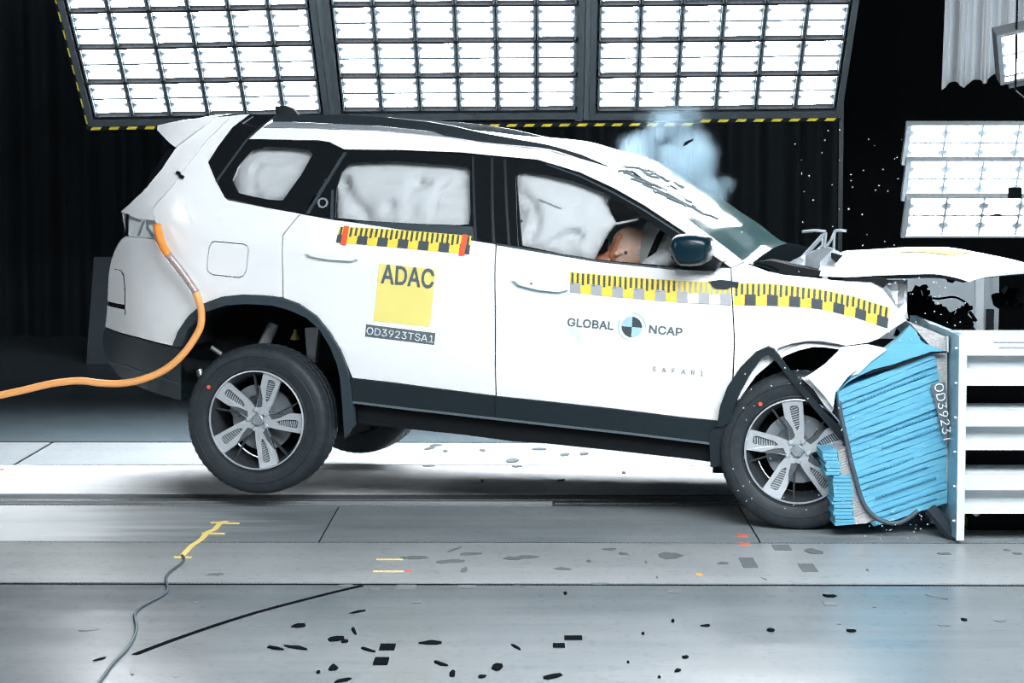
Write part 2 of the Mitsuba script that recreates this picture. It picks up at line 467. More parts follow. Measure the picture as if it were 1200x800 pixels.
# the bank of stacked lamps at the right, and the single tilted lamp over it
def stack_lamp(lab, pl, y, cols, L, radiance):
    M, _ = frame_of(pl, (pl[0] + L, pl[1] + .0), y, tilt=math.radians(38))
    t = thing('stacked_floodlight', lab, 'floodlight', None)
    h = .335
    fr = [box((-.03, -.008, -.03), (L + .03, .004, .0)), box((-.03, h - .004, -.03), (L + .03, h + .008, .0)), box((-.03, 0, -.03), (0, h, .01)), box((L, 0, -.03), (L + .03, h, .01)), box((-.03, -.008, -.04), (L + .03, h + .008, -.03))]
    obj('housing', placed(cat(fr), M), 'grey_steel_light', t)
    cw = L / cols
    for r in range(2):
        for c in range(cols):
            x0, y0 = c * cw + .012, r * h / 2 + .012
            w, hh = cw - .024, h / 2 - .024
            mk = obj('lamp_module', placed(box((x0 - .01, y0 - .01, -.03), (x0 + w + .01, y0 + hh + .01, -.022)), M), 'tray_light', t)
            m = prism(affinity.translate(strip_outline(w, hh), x0, y0), .004); m.apply_translation([0, 0, -.02])
            emitter('lamp_strip', placed(m, M), mk, radiance)
    return t
names = ('topmost of the three stacked floodlights at the right', 'middle one of the three stacked floodlights at the right', 'lowest of the three stacked floodlights, just above the bonnet')
for (pl, lab) in zip(([(2.562,1.741)], [(2.531,1.497)], [(2.502,1.253)]), names):
    y = 5.0 - .2 * names.index(lab)
    stack_lamp(lab, pl[0], y, 5, 1.24, LAMP)
M = frame_of([(3.308,2.333)][0], [(3.81,2.446)][0], 5.4, tilt=math.radians(30))[0]
t = thing('hanging_floodlight', 'tilted floodlight hanging in front of the white curtain, upper right corner', 'floodlight')
obj('housing', placed(cat([box((-.03, -.02, -.08), (.6, 0, .03)), box((-.03, .36, -.08), (.6, .385, .03)), box((-.03, 0, -.08), (0, .36, .03)), box((.57, 0, -.08), (.6, .36, .03)), box((-.03, -.01, -.1), (.6, .38, -.08))]), M), 'grey_steel_light', t)
obj('bracket', placed(cat([box((.04, -.09, -.06), (.34, -.05, -.02)), box((.05, -.07, -.06), (.08, 0, -.03)), box((.3, -.07, -.06), (.33, 0, -.03))]), M), 'bracket', t)
for r in range(2):
    for c in range(2):
        x0, y0 = .02 + c * .275, .02 + r * .17
        mk = obj('lamp_module', placed(box((x0 - .01, y0 - .01, -.07), (x0 + .26, y0 + .16, -.03)), M), 'tray', t)
        m = prism(affinity.translate(strip_outline(.24, .14), x0, y0), .004); m.apply_translation([0, 0, -.02])
        emitter('lamp_strip', placed(m, M), mk, LAMP)
pc = [(3.352,2.255),(3.356,1.994),(3.357,1.583)]
k = thing('hanging_plug', 'black plug box hanging on a cable in front of the stacked floodlights', 'plug')
obj('cord', tube([[pc[0][0], 5.2, pc[0][1] + 1.4], [pc[0][0], 5.2, pc[0][1]], [pc[1][0] + .003, 4.0, pc[1][1]], [pc[2][0], 3.9, pc[2][1]]], .008, 6), 'dark', k)
bx = [(3.053,1.526),(3.126,1.594)]
obj('box', box((bx[0][0], 3.86, bx[0][1]), (bx[1][0], 3.94, bx[1][1])), 'shard', k)

# the white curtain at the upper right
ce = [(3.331,2.376),(3.588,2.397),(3.769,2.452),(3.893,2.494),(4.273,2.66)]
ct = [(3.369,3.075),(4.266,3.075)]
n = 80
u = np.linspace(0, 1, n)
P = []
for a in np.linspace(0, 1, 9):
    xb = np.interp(u, [0, .28, .48, .62, 1], [q[0] for q in ce]); zb = np.interp(u, [0, .28, .48, .62, 1], [q[1] for q in ce])
    xt = np.interp(u, [0, 1], [ct[0][0], ct[1][0]]) + .01
    zt = np.full(n, ct[0][1] + 1.2)
    f = 2 * np.pi * 5.2 * u
    P.append(np.stack([xb + (xt - xb) * a, 8 + .07 * np.sin(f) + .035 * np.sin(2.7 * f + 1), zb + (zt - zb) * a - .03 * np.cos(f) * (1 - a)], 1))
k = obj('white_curtain', grid_mesh(np.array(P).transpose(1, 0, 2)), 'curtain_white', smooth=True)
tag(k, 'pale grey pleated curtain hanging behind the tilted floodlight, upper right', 'curtain')

# the grey board far behind the car's tail
bp = [(-3.837,0.9346),(-3.703,0.9421),(-3.731,0.0108),(-3.917,0.0481)]
k = obj('grey_board', world_prism([(bp[0][0], bp[0][1]), (bp[0][0] + .55, bp[0][1]), (bp[0][0] + .55, .0), (bp[3][0], .0)], 9.0, 9.05), 'board')
tag(k, 'grey board standing on the floor far behind the rear bumper', 'board')

# floodlight panels on the near side of the track, hung from the ceiling above the camera's view
for i, (x, pw) in enumerate(((0.7, 1.0), (3.4, 1.0), (6.1, .55), (-9.0, .6))):
    M = np.eye(4)
    tl = math.radians(40)
    uu = np.array([-1.0, 0, 0]); vv = np.array([0, math.sin(tl), math.cos(tl)])
    M[:3, 0], M[:3, 1], M[:3, 2], M[:3, 3] = uu, vv, np.cross(uu, vv), [x + 1.25, -6.2, 3.3]
    t = thing('overhead_floodlight', 'ceiling hung floodlight panel on the near side of the track, ' + ('over the middle', 'between the other two', 'rightmost of all', 'far out to the left')[i], 'floodlight', 'near side floodlights')
    obj('frame', placed(cat([box((-.05, -.05, -.1), (2.55, 2.25, -.05)), box((1.2, .9, -2.2), (1.28, .98, -.1))]), M), 'frame', t)
    for r in range(4):
        q4 = np.array([[0, r * .55 + .02, -.03], [2.5, r * .55 + .02, -.03], [2.5, r * .55 + .5, -.03], [0, r * .55 + .5, -.03]])
        emitter('lamp_row', placed(trimesh.Trimesh(q4, [[0, 1, 2], [0, 2, 3]], process=False), M), t, [c * pw for c in LAMP_NEAR], 24.0)

# ------------------------------------------------------------------ the car
suv = thing('suv', 'white SUV with its nose crushed into the barrier and its tail lifted off the floor', 'car')

def body(name, poly, m, parent=suv, both=False, smooth=28, label=None, **kw):
    s = sheet(poly, **kw)
    k = obj(name, car(s), m, parent, smooth=smooth, label=label)
    if both: obj(name, car(mirrored(s)), m, parent, smooth=smooth)
    return k

quarter = [(-2.917,1.995),(-2.829,2.001),(-2.908,1.934),(-2.968,1.839),(-3.01,1.756),(-2.955,1.658),(-2.898,1.576),(-2.887,1.565),(-2.686,1.53),(-2.492,1.498),(-2.505,1.492),(-2.582,1.394),(-2.588,1.287),(-2.588,1.081),(-2.692,1.09),(-2.801,1.091),(-2.911,1.079),(-3.003,1.045),(-3.021,1.034),(-3.062,1.088),(-3.117,1.165),(-3.19,1.242),(-3.251,1.312),(-3.282,1.37),(-3.257,1.423),(-3.279,1.455),(-3.292,1.494),(-3.29,1.526),(-3.268,1.552),(-3.191,1.631),(-3.148,1.696),(-3.089,1.78),(-3.034,1.864)]
fuel = Polygon([(-2.959,1.355),(-2.941,1.359),(-2.79,1.347),(-2.768,1.337),(-2.762,1.316),(-2.779,1.208),(-2.795,1.184),(-2.818,1.175),(-2.96,1.188),(-2.985,1.205),(-2.991,1.231),(-2.976,1.327)])
quarter_k = body('rear_quarter_panel', quarter, 'paint', both=True, holes=[fuel.buffer(.0005)])
body('fuel_flap', fuel, 'paint', gap=.004)
body('fuel_flap_backing', fuel.buffer(.01), 'plastic_grey', off=.014, gap=0)
body('tailgate', [(-3,1.986),(-2.92,1.993),(-3.034,1.867),(-3.089,1.782),(-3.148,1.698),(-3.191,1.633),(-3.268,1.555),(-3.293,1.526),(-3.294,1.494),(-3.281,1.459),(-3.312,1.461),(-3.41,1.468),(-3.495,1.493),(-3.542,1.499),(-3.476,1.536),(-3.361,1.617),(-3.266,1.721),(-3.198,1.828),(-3.158,1.858),(-3.059,1.936)], 'paint', both=True)
body('hinge_cover', [(-3.175,1.7),(-3.167,1.713),(-3.149,1.706),(-3.143,1.693),(-3.122,1.685),(-3.13,1.67),(-3.151,1.68),(-3.157,1.691)], 'gloss_black', off=-.012, gap=0, thick=.01)
body('spoiler', [(-3.33,1.945),(-3.253,1.96),(-3.142,1.974),(-3.054,1.988),(-2.991,1.991),(-3.006,1.981),(-3.061,1.937),(-3.161,1.86),(-3.198,1.832),(-3.232,1.852),(-3.328,1.922)], 'paint', off=-.012, thick=.05)
body('rear_glass_edge', [(-3.232,1.852),(-3.198,1.828),(-3.266,1.721),(-3.361,1.617),(-3.37,1.616),(-3.357,1.649),(-3.316,1.721),(-3.27,1.793)], 'gloss_black', off=.02)
body('tail_lamp', [(-3.495,1.492),(-3.41,1.468),(-3.279,1.457),(-3.257,1.423),(-3.287,1.37),(-3.415,1.369),(-3.505,1.377)], 'lamp_clear', off=.008, label='clear tail lamp broken out of its seat')
body('tail_lamp_edge', [(-3.495,1.492),(-3.47,1.486),(-3.479,1.378),(-3.505,1.377)], 'chrome', off=.0, gap=0)
for q in ([(-3.478,1.482),(-3.379,1.46),(-3.385,1.449),(-3.478,1.466)], [(-3.366,1.456),(-3.351,1.454),(-3.395,1.378),(-3.411,1.38)], [(-3.342,1.452),(-3.32,1.417),(-3.287,1.379),(-3.307,1.374),(-3.343,1.417)], [(-3.348,1.469),(-3.284,1.461),(-3.273,1.44),(-3.337,1.439)]):
    body('lamp_trim', q, 'bracket', parent='suv__tail_lamp', off=.002, gap=0, thick=.006)
body('tail_lamp_stub', [(-3.637,1.471),(-3.499,1.49),(-3.504,1.386),(-3.567,1.373),(-3.599,1.392),(-3.631,1.435)], 'gloss_black', off=.13, gap=0, thick=.2)
for q in ([(-3.638,1.455),(-3.611,1.456),(-3.54,1.416),(-3.553,1.407),(-3.58,1.415)], [(-3.595,1.385),(-3.566,1.388),(-3.551,1.375),(-3.576,1.368)]):
    body('lamp_lens', q, 'chrome', parent='suv__tail_lamp_stub', off=.125, gap=0, thick=.01)
bumper = [(-3.505,1.375),(-3.288,1.367),(-3.252,1.309),(-3.19,1.238),(-3.117,1.162),(-3.062,1.085),(-3.024,1.032),(-3.087,0.9789),(-3.149,0.8987),(-3.189,0.8188),(-3.424,0.8512),(-3.757,0.8772),(-3.72,0.9601),(-3.705,1.016),(-3.68,1.168),(-3.657,1.23),(-3.614,1.293),(-3.536,1.363)]
slot = Polygon([(-3.744,1.02),(-3.525,1.014),(-3.527,0.9925),(-3.746,1.001)])
body('rear_bumper', bumper, 'paint', both=True, holes=[slot], gap=.003)
body('bumper_slot', [(-3.705,1.03),(-3.517,1.022),(-3.52,0.9859),(-3.709,0.9955)], 'gloss_black', parent='suv__rear_bumper', off=.012)
body('crease', [(-3.617,1.201),(-3.551,1.196),(-3.524,1.172),(-3.515,1.093),(-3.52,0.9635),(-3.528,0.9629),(-3.524,1.093),(-3.532,1.163),(-3.555,1.191),(-3.617,1.197)], 'ink_grey', parent='suv__rear_bumper', off=-.0005, thick=.002, gap=0)
body('lower_bumper', [(-3.77,0.8707),(-3.424,0.8462),(-3.19,0.8144),(-3.148,0.8106),(-3.17,0.5358),(-3.345,0.5674),(-3.618,0.6173),(-3.697,0.6467),(-3.779,0.7175),(-3.806,0.7714)], 'plastic', both=True, off=.004)
body('bumper_lip', [(-3.749,0.6934),(-3.534,0.691),(-3.304,0.6606),(-3.166,0.6279),(-3.167,0.6189),(-3.305,0.6515),(-3.536,0.6817),(-3.74,0.6829)], 'plastic_grey', parent='suv__lower_bumper', off=.0, thick=.006, gap=0)
arch_o = [(-3.19,0.8179),(-3.149,0.8987),(-3.087,0.9789),(-3.003,1.045),(-2.911,1.079),(-2.801,1.091),(-2.692,1.09),(-2.592,1.081),(-2.494,1.048),(-2.404,0.9896),(-2.333,0.9052),(-2.281,0.8203),(-2.249,0.7344),(-2.232,0.6305),(-2.226,0.5168),(-2.226,0.4419)]
arch_i = [(-2.286,0.3691),(-2.286,0.4268),(-2.286,0.5591),(-2.289,0.6726),(-2.302,0.7506),(-2.335,0.8365),(-2.387,0.9214),(-2.458,0.9802),(-2.548,1.017),(-2.638,1.039),(-2.774,1.044),(-2.884,1.036),(-3.003,0.9976),(-3.09,0.909),(-3.13,0.82)]
body('rear_arch_trim', arch_o + arch_i, 'plastic_grey', off=-.022, thick=.035, cell=.05, both=True, gap=.001)
body('rear_door', [(-2.494,1.497),(-2.317,1.468),(-2.104,1.441),(-1.84,1.405),(-1.601,1.371),(-1.49,1.355),(-1.491,0.6089),(-1.755,0.6347),(-2.02,0.6627),(-2.23,0.6801),(-2.249,0.7344),(-2.281,0.8203),(-2.333,0.9052),(-2.404,0.9896),(-2.494,1.048),(-2.583,1.079),(-2.583,1.287),(-2.578,1.392),(-2.502,1.49)], 'paint', both=True)
body('front_door', [(-1.484,1.355),(-1.235,1.316),(-0.9797,1.277),(-0.6195,1.243),(-0.3309,1.25),(-0.3162,1.064),(-0.308,0.8995),(-0.3151,0.7143),(-0.3355,0.6727),(-0.3703,0.585),(-0.3834,0.5152),(-0.556,0.5272),(-0.8926,0.5601),(-1.234,0.5883),(-1.485,0.6077)], 'paint', both=True)
fender = [(-0.3261,1.252),(-0.2666,1.277),(-0.1499,1.236),(-0.078,1.222),(0.0645,1.21),(0.2062,1.193),(0.3381,1.187),(0.3938,1.157),(0.4497,1.085),(0.5046,1.01),(0.4172,0.9523),(0.3765,0.9221),(0.3297,0.9039),(0.2287,0.8889),(0.1764,0.8982),(0.1098,0.9092),(0.0491,0.9081),(-0.03,0.8944),(-0.0949,0.8707),(-0.127,0.8005),(-0.2002,0.7374),(-0.2693,0.6371),(-0.3107,0.549),(-0.3671,0.5013),(-0.3641,0.5851),(-0.3289,0.6728),(-0.3094,0.7145),(-0.3031,0.8996),(-0.3112,1.064)]
body('front_fender', fender, 'paint', both=False)
sill_t = [(-2.236,0.6782),(-2.02,0.6618),(-1.756,0.6339),(-1.489,0.6076),(-1.234,0.5878),(-0.8926,0.5584),(-0.556,0.5256),(-0.3773,0.5137)]
sill_m = [(-2.227,0.5607),(-1.937,0.5337),(-1.585,0.5047),(-1.238,0.476),(-0.8106,0.4418),(-0.4204,0.405)]
sill_b = [(-2.222,0.4376),(-2.006,0.4248),(-1.678,0.4018),(-1.416,0.3753),(-1.242,0.3697),(-0.8985,0.3448),(-0.5602,0.3177),(-0.4223,0.3039)]
body('sill_cladding', sill_t + sill_m[::-1], 'plastic', off=-.016, thick=.03, both=True)
body('sill_ridge', [(-2.227,0.5637),(-1.937,0.5372),(-1.585,0.5081),(-1.238,0.4794),(-0.8105,0.4452),(-0.4203,0.4084),(-0.4205,0.3974),(-0.8108,0.4337),(-1.238,0.4674),(-1.585,0.496),(-1.938,0.525),(-2.228,0.5519)], 'ridge', parent='suv__sill_cladding', off=-.021, thick=.03, gap=0)
body('sill_base', sill_m + sill_b[::-1], 'dark', off=.03, thick=.03, both=True, parent='suv__sill_cladding')
body('sill_joint', [(-1.492,0.6063),(-1.486,0.6064),(-1.49,0.4988),(-1.496,0.4986)], 'dark', parent='suv__sill_cladding', off=-.0165, thick=.002, gap=0)
body('mud_flap', [(-0.4237,0.4619),(-0.3484,0.5018),(-0.3374,0.4011),(-0.3684,0.2941),(-0.4206,0.2839)], 'plastic', off=-.03, thick=.03)

# pillars, roof side and windows
roof_edge = [(-2.762,1.93),(-2.604,1.929),(-2.16,1.915),(-1.939,1.895),(-1.784,1.878),(-1.608,1.851),(-1.282,1.817),(-1.106,1.766),(-0.9229,1.714),(-0.7811,1.635),(-0.6139,1.529),(-0.4914,1.439),(-0.4133,1.387),(-0.2667,1.279)]
body('roof_side', [(-2.816,1.873),(-2.448,1.866),(-2.385,1.855),(-2.307,1.819),(-2.037,1.817),(-1.709,1.804),(-1.546,1.788),(-1.319,1.768),(-1.099,1.705),(-0.9229,1.628),(-0.7692,1.546),(-0.6054,1.444),(-0.56,1.417),(-0.4167,1.308),(-0.329,1.252)] + roof_edge[::-1], 'paint', both=True, gap=.001)
qglass = Polygon([(-2.869,1.666),(-2.845,1.741),(-2.792,1.809),(-2.723,1.831),(-2.589,1.829),(-2.488,1.816),(-2.469,1.795),(-2.517,1.689),(-2.596,1.566),(-2.668,1.569),(-2.754,1.585),(-2.83,1.602)]).buffer(.01).buffer(-.01)
black_q = [(-2.829,2.001),(-2.688,1.996),(-2.762,1.93),(-2.816,1.873),(-2.448,1.863),(-2.384,1.853),(-2.307,1.817),(-2.485,1.497),(-2.686,1.53),(-2.898,1.576),(-2.955,1.658),(-3.01,1.756),(-2.968,1.839),(-2.908,1.934)]
body('rear_pillar_panel', black_q, 'gloss_black', both=True, off=.002, holes=[qglass], gap=.001)
body('pillar_trim_line', [(-2.692,1.994),(-2.683,1.994),(-2.756,1.929),(-2.82,1.864),(-2.948,1.655),(-2.957,1.663),(-2.828,1.871),(-2.766,1.933)], 'plastic_grey', parent='suv__rear_pillar_panel', off=-.002, thick=.003, gap=0)  # thin paler trim line between rear pillar panel and quarter window
body('pillar_slot', [(-2.812,1.989),(-2.805,1.986),(-2.854,1.949),(-2.86,1.953)], 'bracket', parent='suv__rear_pillar_panel', off=-.002, thick=.003, gap=0)
body('window_pane', qglass.buffer(.012), 'glass', off=.012, thick=.004, gap=0, both=True)
rwin = Polygon([(-2.324,1.628),(-2.307,1.703),(-2.276,1.739),(-2.237,1.756),(-2.029,1.76),(-1.744,1.739),(-1.674,1.731),(-1.655,1.71),(-1.629,1.504),(-1.633,1.452),(-1.693,1.448),(-1.887,1.453),(-2.15,1.466),(-2.316,1.48)]).buffer(.008).buffer(-.008)
body('rear_door_frame', [(-2.302,1.816),(-2.036,1.813),(-1.709,1.8),(-1.655,1.794),(-1.592,1.371),(-2.104,1.441),(-2.326,1.47),(-2.479,1.496)], 'gloss_black', both=True, off=.006, holes=[rwin], gap=.001)
body('window_pane', rwin.buffer(.012), 'glass', off=.018, thick=.004, gap=0, both=True)
for q in ([(-2.31,1.807),(-2.294,1.805),(-2.452,1.498),(-2.468,1.5)], [(-2.349,1.615),(-2.337,1.62),(-2.324,1.474),(-2.34,1.477)]):
    body('window_rib', q, 'plastic_grey', parent='suv__rear_door_frame', off=.0, thick=.006, gap=0)
ring = Polygon([(-2.389,1.576),(-2.373,1.571),(-2.363,1.556),(-2.368,1.539),(-2.384,1.531),(-2.401,1.537),(-2.41,1.552),(-2.406,1.569)]).buffer(.004)
body('pillar_camera', ring.difference(ring.buffer(-.008)), 'bracket', off=.0, thick=.008, gap=0, parent='suv__rear_door_frame')
body('door_handle_seal', [(-2.211,1.466),(-1.974,1.454),(-1.61,1.44),(-1.601,1.373),(-1.631,1.379),(-1.841,1.408),(-2.193,1.456)], 'plastic_grey', off=.002, thick=.006, gap=0, parent='suv__rear_door_frame')
body('centre_pillar', [(-1.655,1.794),(-1.546,1.787),(-1.432,1.775),(-1.376,1.337),(-1.488,1.354),(-1.592,1.37)], 'gloss_black', both=True, off=.004, gap=.001)
for q in ([(-1.556,1.781),(-1.542,1.78),(-1.493,1.359),(-1.506,1.359)], [(-1.49,1.773),(-1.477,1.773),(-1.415,1.347),(-1.428,1.347)], [(-1.652,1.786),(-1.64,1.786),(-1.584,1.371),(-1.597,1.373)]):
    body('pillar_seam', q, 'plastic', parent='suv__centre_pillar', off=.002, thick=.004, gap=0)
fwin = Polygon([(-1.413,1.68),(-1.405,1.699),(-1.372,1.71),(-1.268,1.693),(-1.124,1.66),(-0.9735,1.606),(-0.8308,1.532),(-0.6285,1.39),(-0.5676,1.345),(-0.5149,1.293),(-0.538,1.264),(-0.6202,1.257),(-0.9801,1.285),(-1.171,1.314),(-1.356,1.35)])
body('front_door_frame', [(-1.431,1.775),(-1.318,1.766),(-1.099,1.703),(-0.9228,1.626),(-0.7691,1.543),(-0.5641,1.417),(-0.4166,1.306),(-0.331,1.252),(-0.6196,1.245),(-0.9797,1.278),(-1.235,1.317),(-1.375,1.337)], 'gloss_black', both=True, off=.006, holes=[fwin], gap=.001)
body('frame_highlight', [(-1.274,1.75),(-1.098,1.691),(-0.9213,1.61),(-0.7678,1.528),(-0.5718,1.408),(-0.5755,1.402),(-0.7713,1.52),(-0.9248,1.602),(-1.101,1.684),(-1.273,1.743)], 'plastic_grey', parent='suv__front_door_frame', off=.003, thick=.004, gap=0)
body('belt_strip', [(-1.489,1.36),(-1.235,1.322),(-0.98,1.282),(-0.6198,1.249),(-0.3561,1.258),(-0.3556,1.25),(-0.6194,1.24),(-0.9794,1.273),(-1.235,1.312),(-1.488,1.351)], 'plastic_grey', off=-.002, thick=.008, gap=0)
body('window_pane', fwin.buffer(.01), 'glass', off=.018, thick=.004, gap=0, both=True)

# roof: from one side edge over to the other, then the windscreen down to the cowl
def across(edge, lift, nt=25, mat_name='paint', t_in=.0, thick=None):
    E = np.array(edge)
    t0 = TS(E[:, 0], E[:, 1]) + t_in
    tau = np.linspace(0, 1, nt)
    P = np.zeros((len(E), nt, 3))
    lift = np.broadcast_to(np.asarray(lift, float), (len(E),))
    for i in range(len(E)):
        P[i, :, 0] = E[i, 0]
        P[i, :, 1] = t0[i] + (W - 2 * t0[i]) * tau
        P[i, :, 2] = E[i, 1] + lift[i] * (1 - np.abs(2 * tau - 1) ** 2.4)
    return P
def dense(edge, n):
    E = np.array(edge); L = np.r_[0, np.cumsum(np.linalg.norm(np.diff(E, axis=0), axis=1))]
    q = np.linspace(0, L[-1], n)
    f = PchipInterpolator(L, E, axis=0)
    return f(q)
roof_line = [(-2.905,1.986),(-2.831,1.947),(-2.763,1.931),(-2.604,1.929),(-2.16,1.915),(-1.939,1.895),(-1.784,1.878),(-1.608,1.851),(-1.282,1.817),(-1.106,1.766),(-0.9229,1.714)]
obj('roof', car(grid_mesh(across(dense(roof_line, 40), np.linspace(.012, .065, 40)), flip=True)), 'paint', suv, smooth=True)
ws = [(-0.9229,1.714),(-0.7811,1.635),(-0.6139,1.529),(-0.4914,1.439),(-0.4133,1.387),(-0.2667,1.279),(-0.1505,1.25),(-0.1006,1.228)]
wsd = dense(ws, 30)
PW = across(wsd, np.linspace(.065, .06, 30), 31)
PW[:, :, 0] += np.linspace(.0, .05, 30)[:, None] * (1 - np.abs(np.linspace(-1, 1, 31)) ** 2)[None]
scr = trimesh.Trimesh(*(lambda m: (m.vertices, m.faces))(grid_mesh(PW, flip=True)), process=False)
mat('screen', {'type': 'principled', 'base_color': rgb(.05, .10, .105), 'roughness': .10, 'specular': .8, 'clearcoat': 1.0, 'clearcoat_gloss': 1.0})
wk = obj('windscreen', car(scr), 'screen', suv, smooth=True, label='cracked windscreen reflecting the lamps')
SC = PW[25:, 0:] + [0, 0, .006]
obj('scuttle', car(grid_mesh(SC, flip=True)), 'scuttle', suv, smooth=True)
# cracks across the upper corner of the screen, the shattered glass stands up a little
def screen_pt(u, v):
    a, b = u * 29, v * 30
    i, j = min(int(a), 28), min(int(b), 29)
    fa, fb = a - i, b - j
    return (PW[i, j] * (1 - fa) * (1 - fb) + PW[i + 1, j] * fa * (1 - fb) + PW[i, j + 1] * (1 - fa) * fb + PW[i + 1, j + 1] * fa * fb) + [0, 0, .004]
r2 = np.random.default_rng(5)
cr = []
for (u0, v0, u1, v1) in ((.02, .02, .20, .30), (.04, .03, .30, .12), (.10, .02, .42, .20), (.16, .03, .50, .16), (.06, .10, .30, .32), (.22, .02, .40, .10), (.0, .06, .12, .26), (.30, .04, .55, .2)):
    pth = [screen_pt(np.clip(u0 + (u1 - u0) * q + r2.normal(0, .01), 0, 1), np.clip(v0 + (v1 - v0) * q + r2.normal(0, .008), 0, 1)) for q in np.linspace(0, 1, 9)]
    cr.append(tube(pth, .0035, 5))
obj('crack', car(cat(cr)), 'bracket', wk, label='dark cracks in the windscreen')
sh = []
for i in range(14):
    u_, v_ = r2.uniform(.0, .48), r2.uniform(.01, .36)
    a = [screen_pt(np.clip(u_ + dx, 0, 1), np.clip(v_ + dy, 0, 1)) for dx, dy in ((0, 0), (.05, .01), (.055, .055), (.0, .05))]
    q = np.array(a) + r2.normal(0, .004, (4, 3)) + [0, 0, .004]
    sh.append(trimesh.Trimesh(np.vstack([q, q - [0, 0, .003]]), [[0, 1, 2], [0, 2, 3], [4, 6, 5], [4, 7, 6], [0, 4, 5], [0, 5, 1], [1, 5, 6], [1, 6, 2], [2, 6, 7], [2, 7, 3], [3, 7, 4], [3, 4, 0]], process=False))
ks = obj('shattered_glass', car(cat(sh)), 'lamp_clear', wk, label='whitened shattered glass at the top corner')
labels[ks]['kind'] = 'stuff'
# rear face between the two sides
rear_edge = [(-2.991,1.991),(-3.232,1.847),(-3.269,1.791),(-3.357,1.649),(-3.37,1.616),(-3.476,1.536),(-3.529,1.496),(-3.505,1.377),(-3.536,1.363),(-3.614,1.293),(-3.657,1.23),(-3.68,1.168),(-3.705,1.016),(-3.72,0.9601),(-3.756,0.8782)]
R = dense(rear_edge, 60)
t0 = TS(R[:, 0], R[:, 1]) + .004
tau = np.linspace(0, 1, 15)
P = np.stack([R[:, :1] - .05 * (1 - (2 * tau - 1) ** 2)[None], t0[:, None] + (W - 2 * t0)[:, None] * tau[None], np.repeat(R[:, 1:], 15, 1)], 2)
obj('tailgate_face', car(grid_mesh(P[22:])), 'paint', suv, smooth=True)
obj('rear_window', car(grid_mesh(P[:23])), 'gloss_black', suv, smooth=True)
LB = dense([(-3.77,0.8697),(-3.806,0.7714),(-3.779,0.7175),(-3.697,0.6467),(-3.618,0.6173),(-3.345,0.5674),(-3.17,0.5358)], 20)
t0 = TS(LB[:, 0], LB[:, 1]) + .006
P = np.stack([LB[:, :1] - .0 * tau[None], t0[:, None] + (W - 2 * t0)[:, None] * tau[None], np.repeat(LB[:, 1:], 15, 1)], 2)
obj('lower_bumper_face', car(grid_mesh(P)), 'plastic', suv, smooth=True)
sp = [(-3.33,1.931),(-3.253,1.96),(-3.142,1.974),(-3.054,1.988),(-2.991,1.991)]
SPD = dense(sp, 12); t0 = TS(SPD[:, 0], SPD[:, 1])
P = np.stack([np.repeat(SPD[:, :1], 15, 1), t0[:, None] + (W - 2 * t0)[:, None] * tau[None], np.repeat(SPD[:, 1:], 15, 1) + .02 * (1 - (2 * tau - 1) ** 4)[None]], 2)
obj('spoiler_top', car(grid_mesh(P, flip=True)), 'paint', 'suv__spoiler', smooth=True)

# roof rails, aerial fin
rail_u = [(-2.721,1.983),(-2.688,1.998),(-2.35,1.996),(-2.119,1.982),(-1.906,1.959),(-1.772,1.937),(-1.615,1.901),(-1.285,1.843),(-1.109,1.794),(-0.9234,1.718)]
rail_l = [(-0.9225,1.71),(-1.106,1.769),(-1.282,1.819),(-1.608,1.854),(-1.785,1.882),(-1.876,1.91),(-2.164,1.94),(-2.61,1.961),(-2.708,1.959)]
foot = [(-2.757,1.933),(-2.704,1.961),(-2.61,1.96),(-2.164,1.939),(-1.876,1.909),(-1.785,1.88),(-1.939,1.898),(-2.161,1.917),(-2.605,1.931)]
rk = None
for far in (0, 1):
    for nm, q, m_, o, th in (('roof_rail', rail_u + rail_l, 'rail_black', .03, .045), ('rail_foot', foot, 'bracket', .012, .05)):
        s = sheet(q, off=o, thick=th, gap=0, cell=.08)
        kk = obj(nm, car(mirrored(s) if far else s), m_, suv if nm == 'roof_rail' else rk, smooth=28)
        if nm == 'roof_rail': rk = kk
fin = [(-2.938,2.014),(-2.944,2.058),(-2.884,2.06),(-2.845,2.046),(-2.811,2.011)]
fp = Polygon(fin)
m = prism(fp, .05); v = m.vertices.copy(); m.vertices = np.stack([v[:, 0], .93 + v[:, 2] * .8, v[:, 1]], 1)
obj('aerial_fin', car(m), 'dark', suv)

# handles
body('door_handle', [(-2.448,1.304),(-2.398,1.31),(-2.274,1.305),(-2.198,1.289),(-2.185,1.276),(-2.221,1.267),(-2.341,1.273),(-2.426,1.287)], 'paint', parent='suv__rear_door', off=-.022, thick=.02, gap=0, cell=.03)
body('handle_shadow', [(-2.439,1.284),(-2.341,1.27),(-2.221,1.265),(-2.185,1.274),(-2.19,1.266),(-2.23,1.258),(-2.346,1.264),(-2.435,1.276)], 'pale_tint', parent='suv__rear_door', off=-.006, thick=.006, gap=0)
body('door_handle', [(-1.391,1.184),(-1.336,1.195),(-1.208,1.186),(-1.135,1.16),(-1.118,1.139),(-1.161,1.126),(-1.263,1.135),(-1.357,1.157)], 'paint', parent='suv__front_door', off=-.022, thick=.02, gap=0, cell=.03)
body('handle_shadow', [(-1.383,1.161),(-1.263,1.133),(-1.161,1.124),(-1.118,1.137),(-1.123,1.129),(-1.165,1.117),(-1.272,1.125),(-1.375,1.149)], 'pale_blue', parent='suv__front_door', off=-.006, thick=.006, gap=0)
body('key_hole', [(-1.304,1.17),(-1.293,1.171),(-1.293,1.162),(-1.304,1.162)], 'ink', parent='suv__front_door', off=-.024, thick=.003, gap=0)

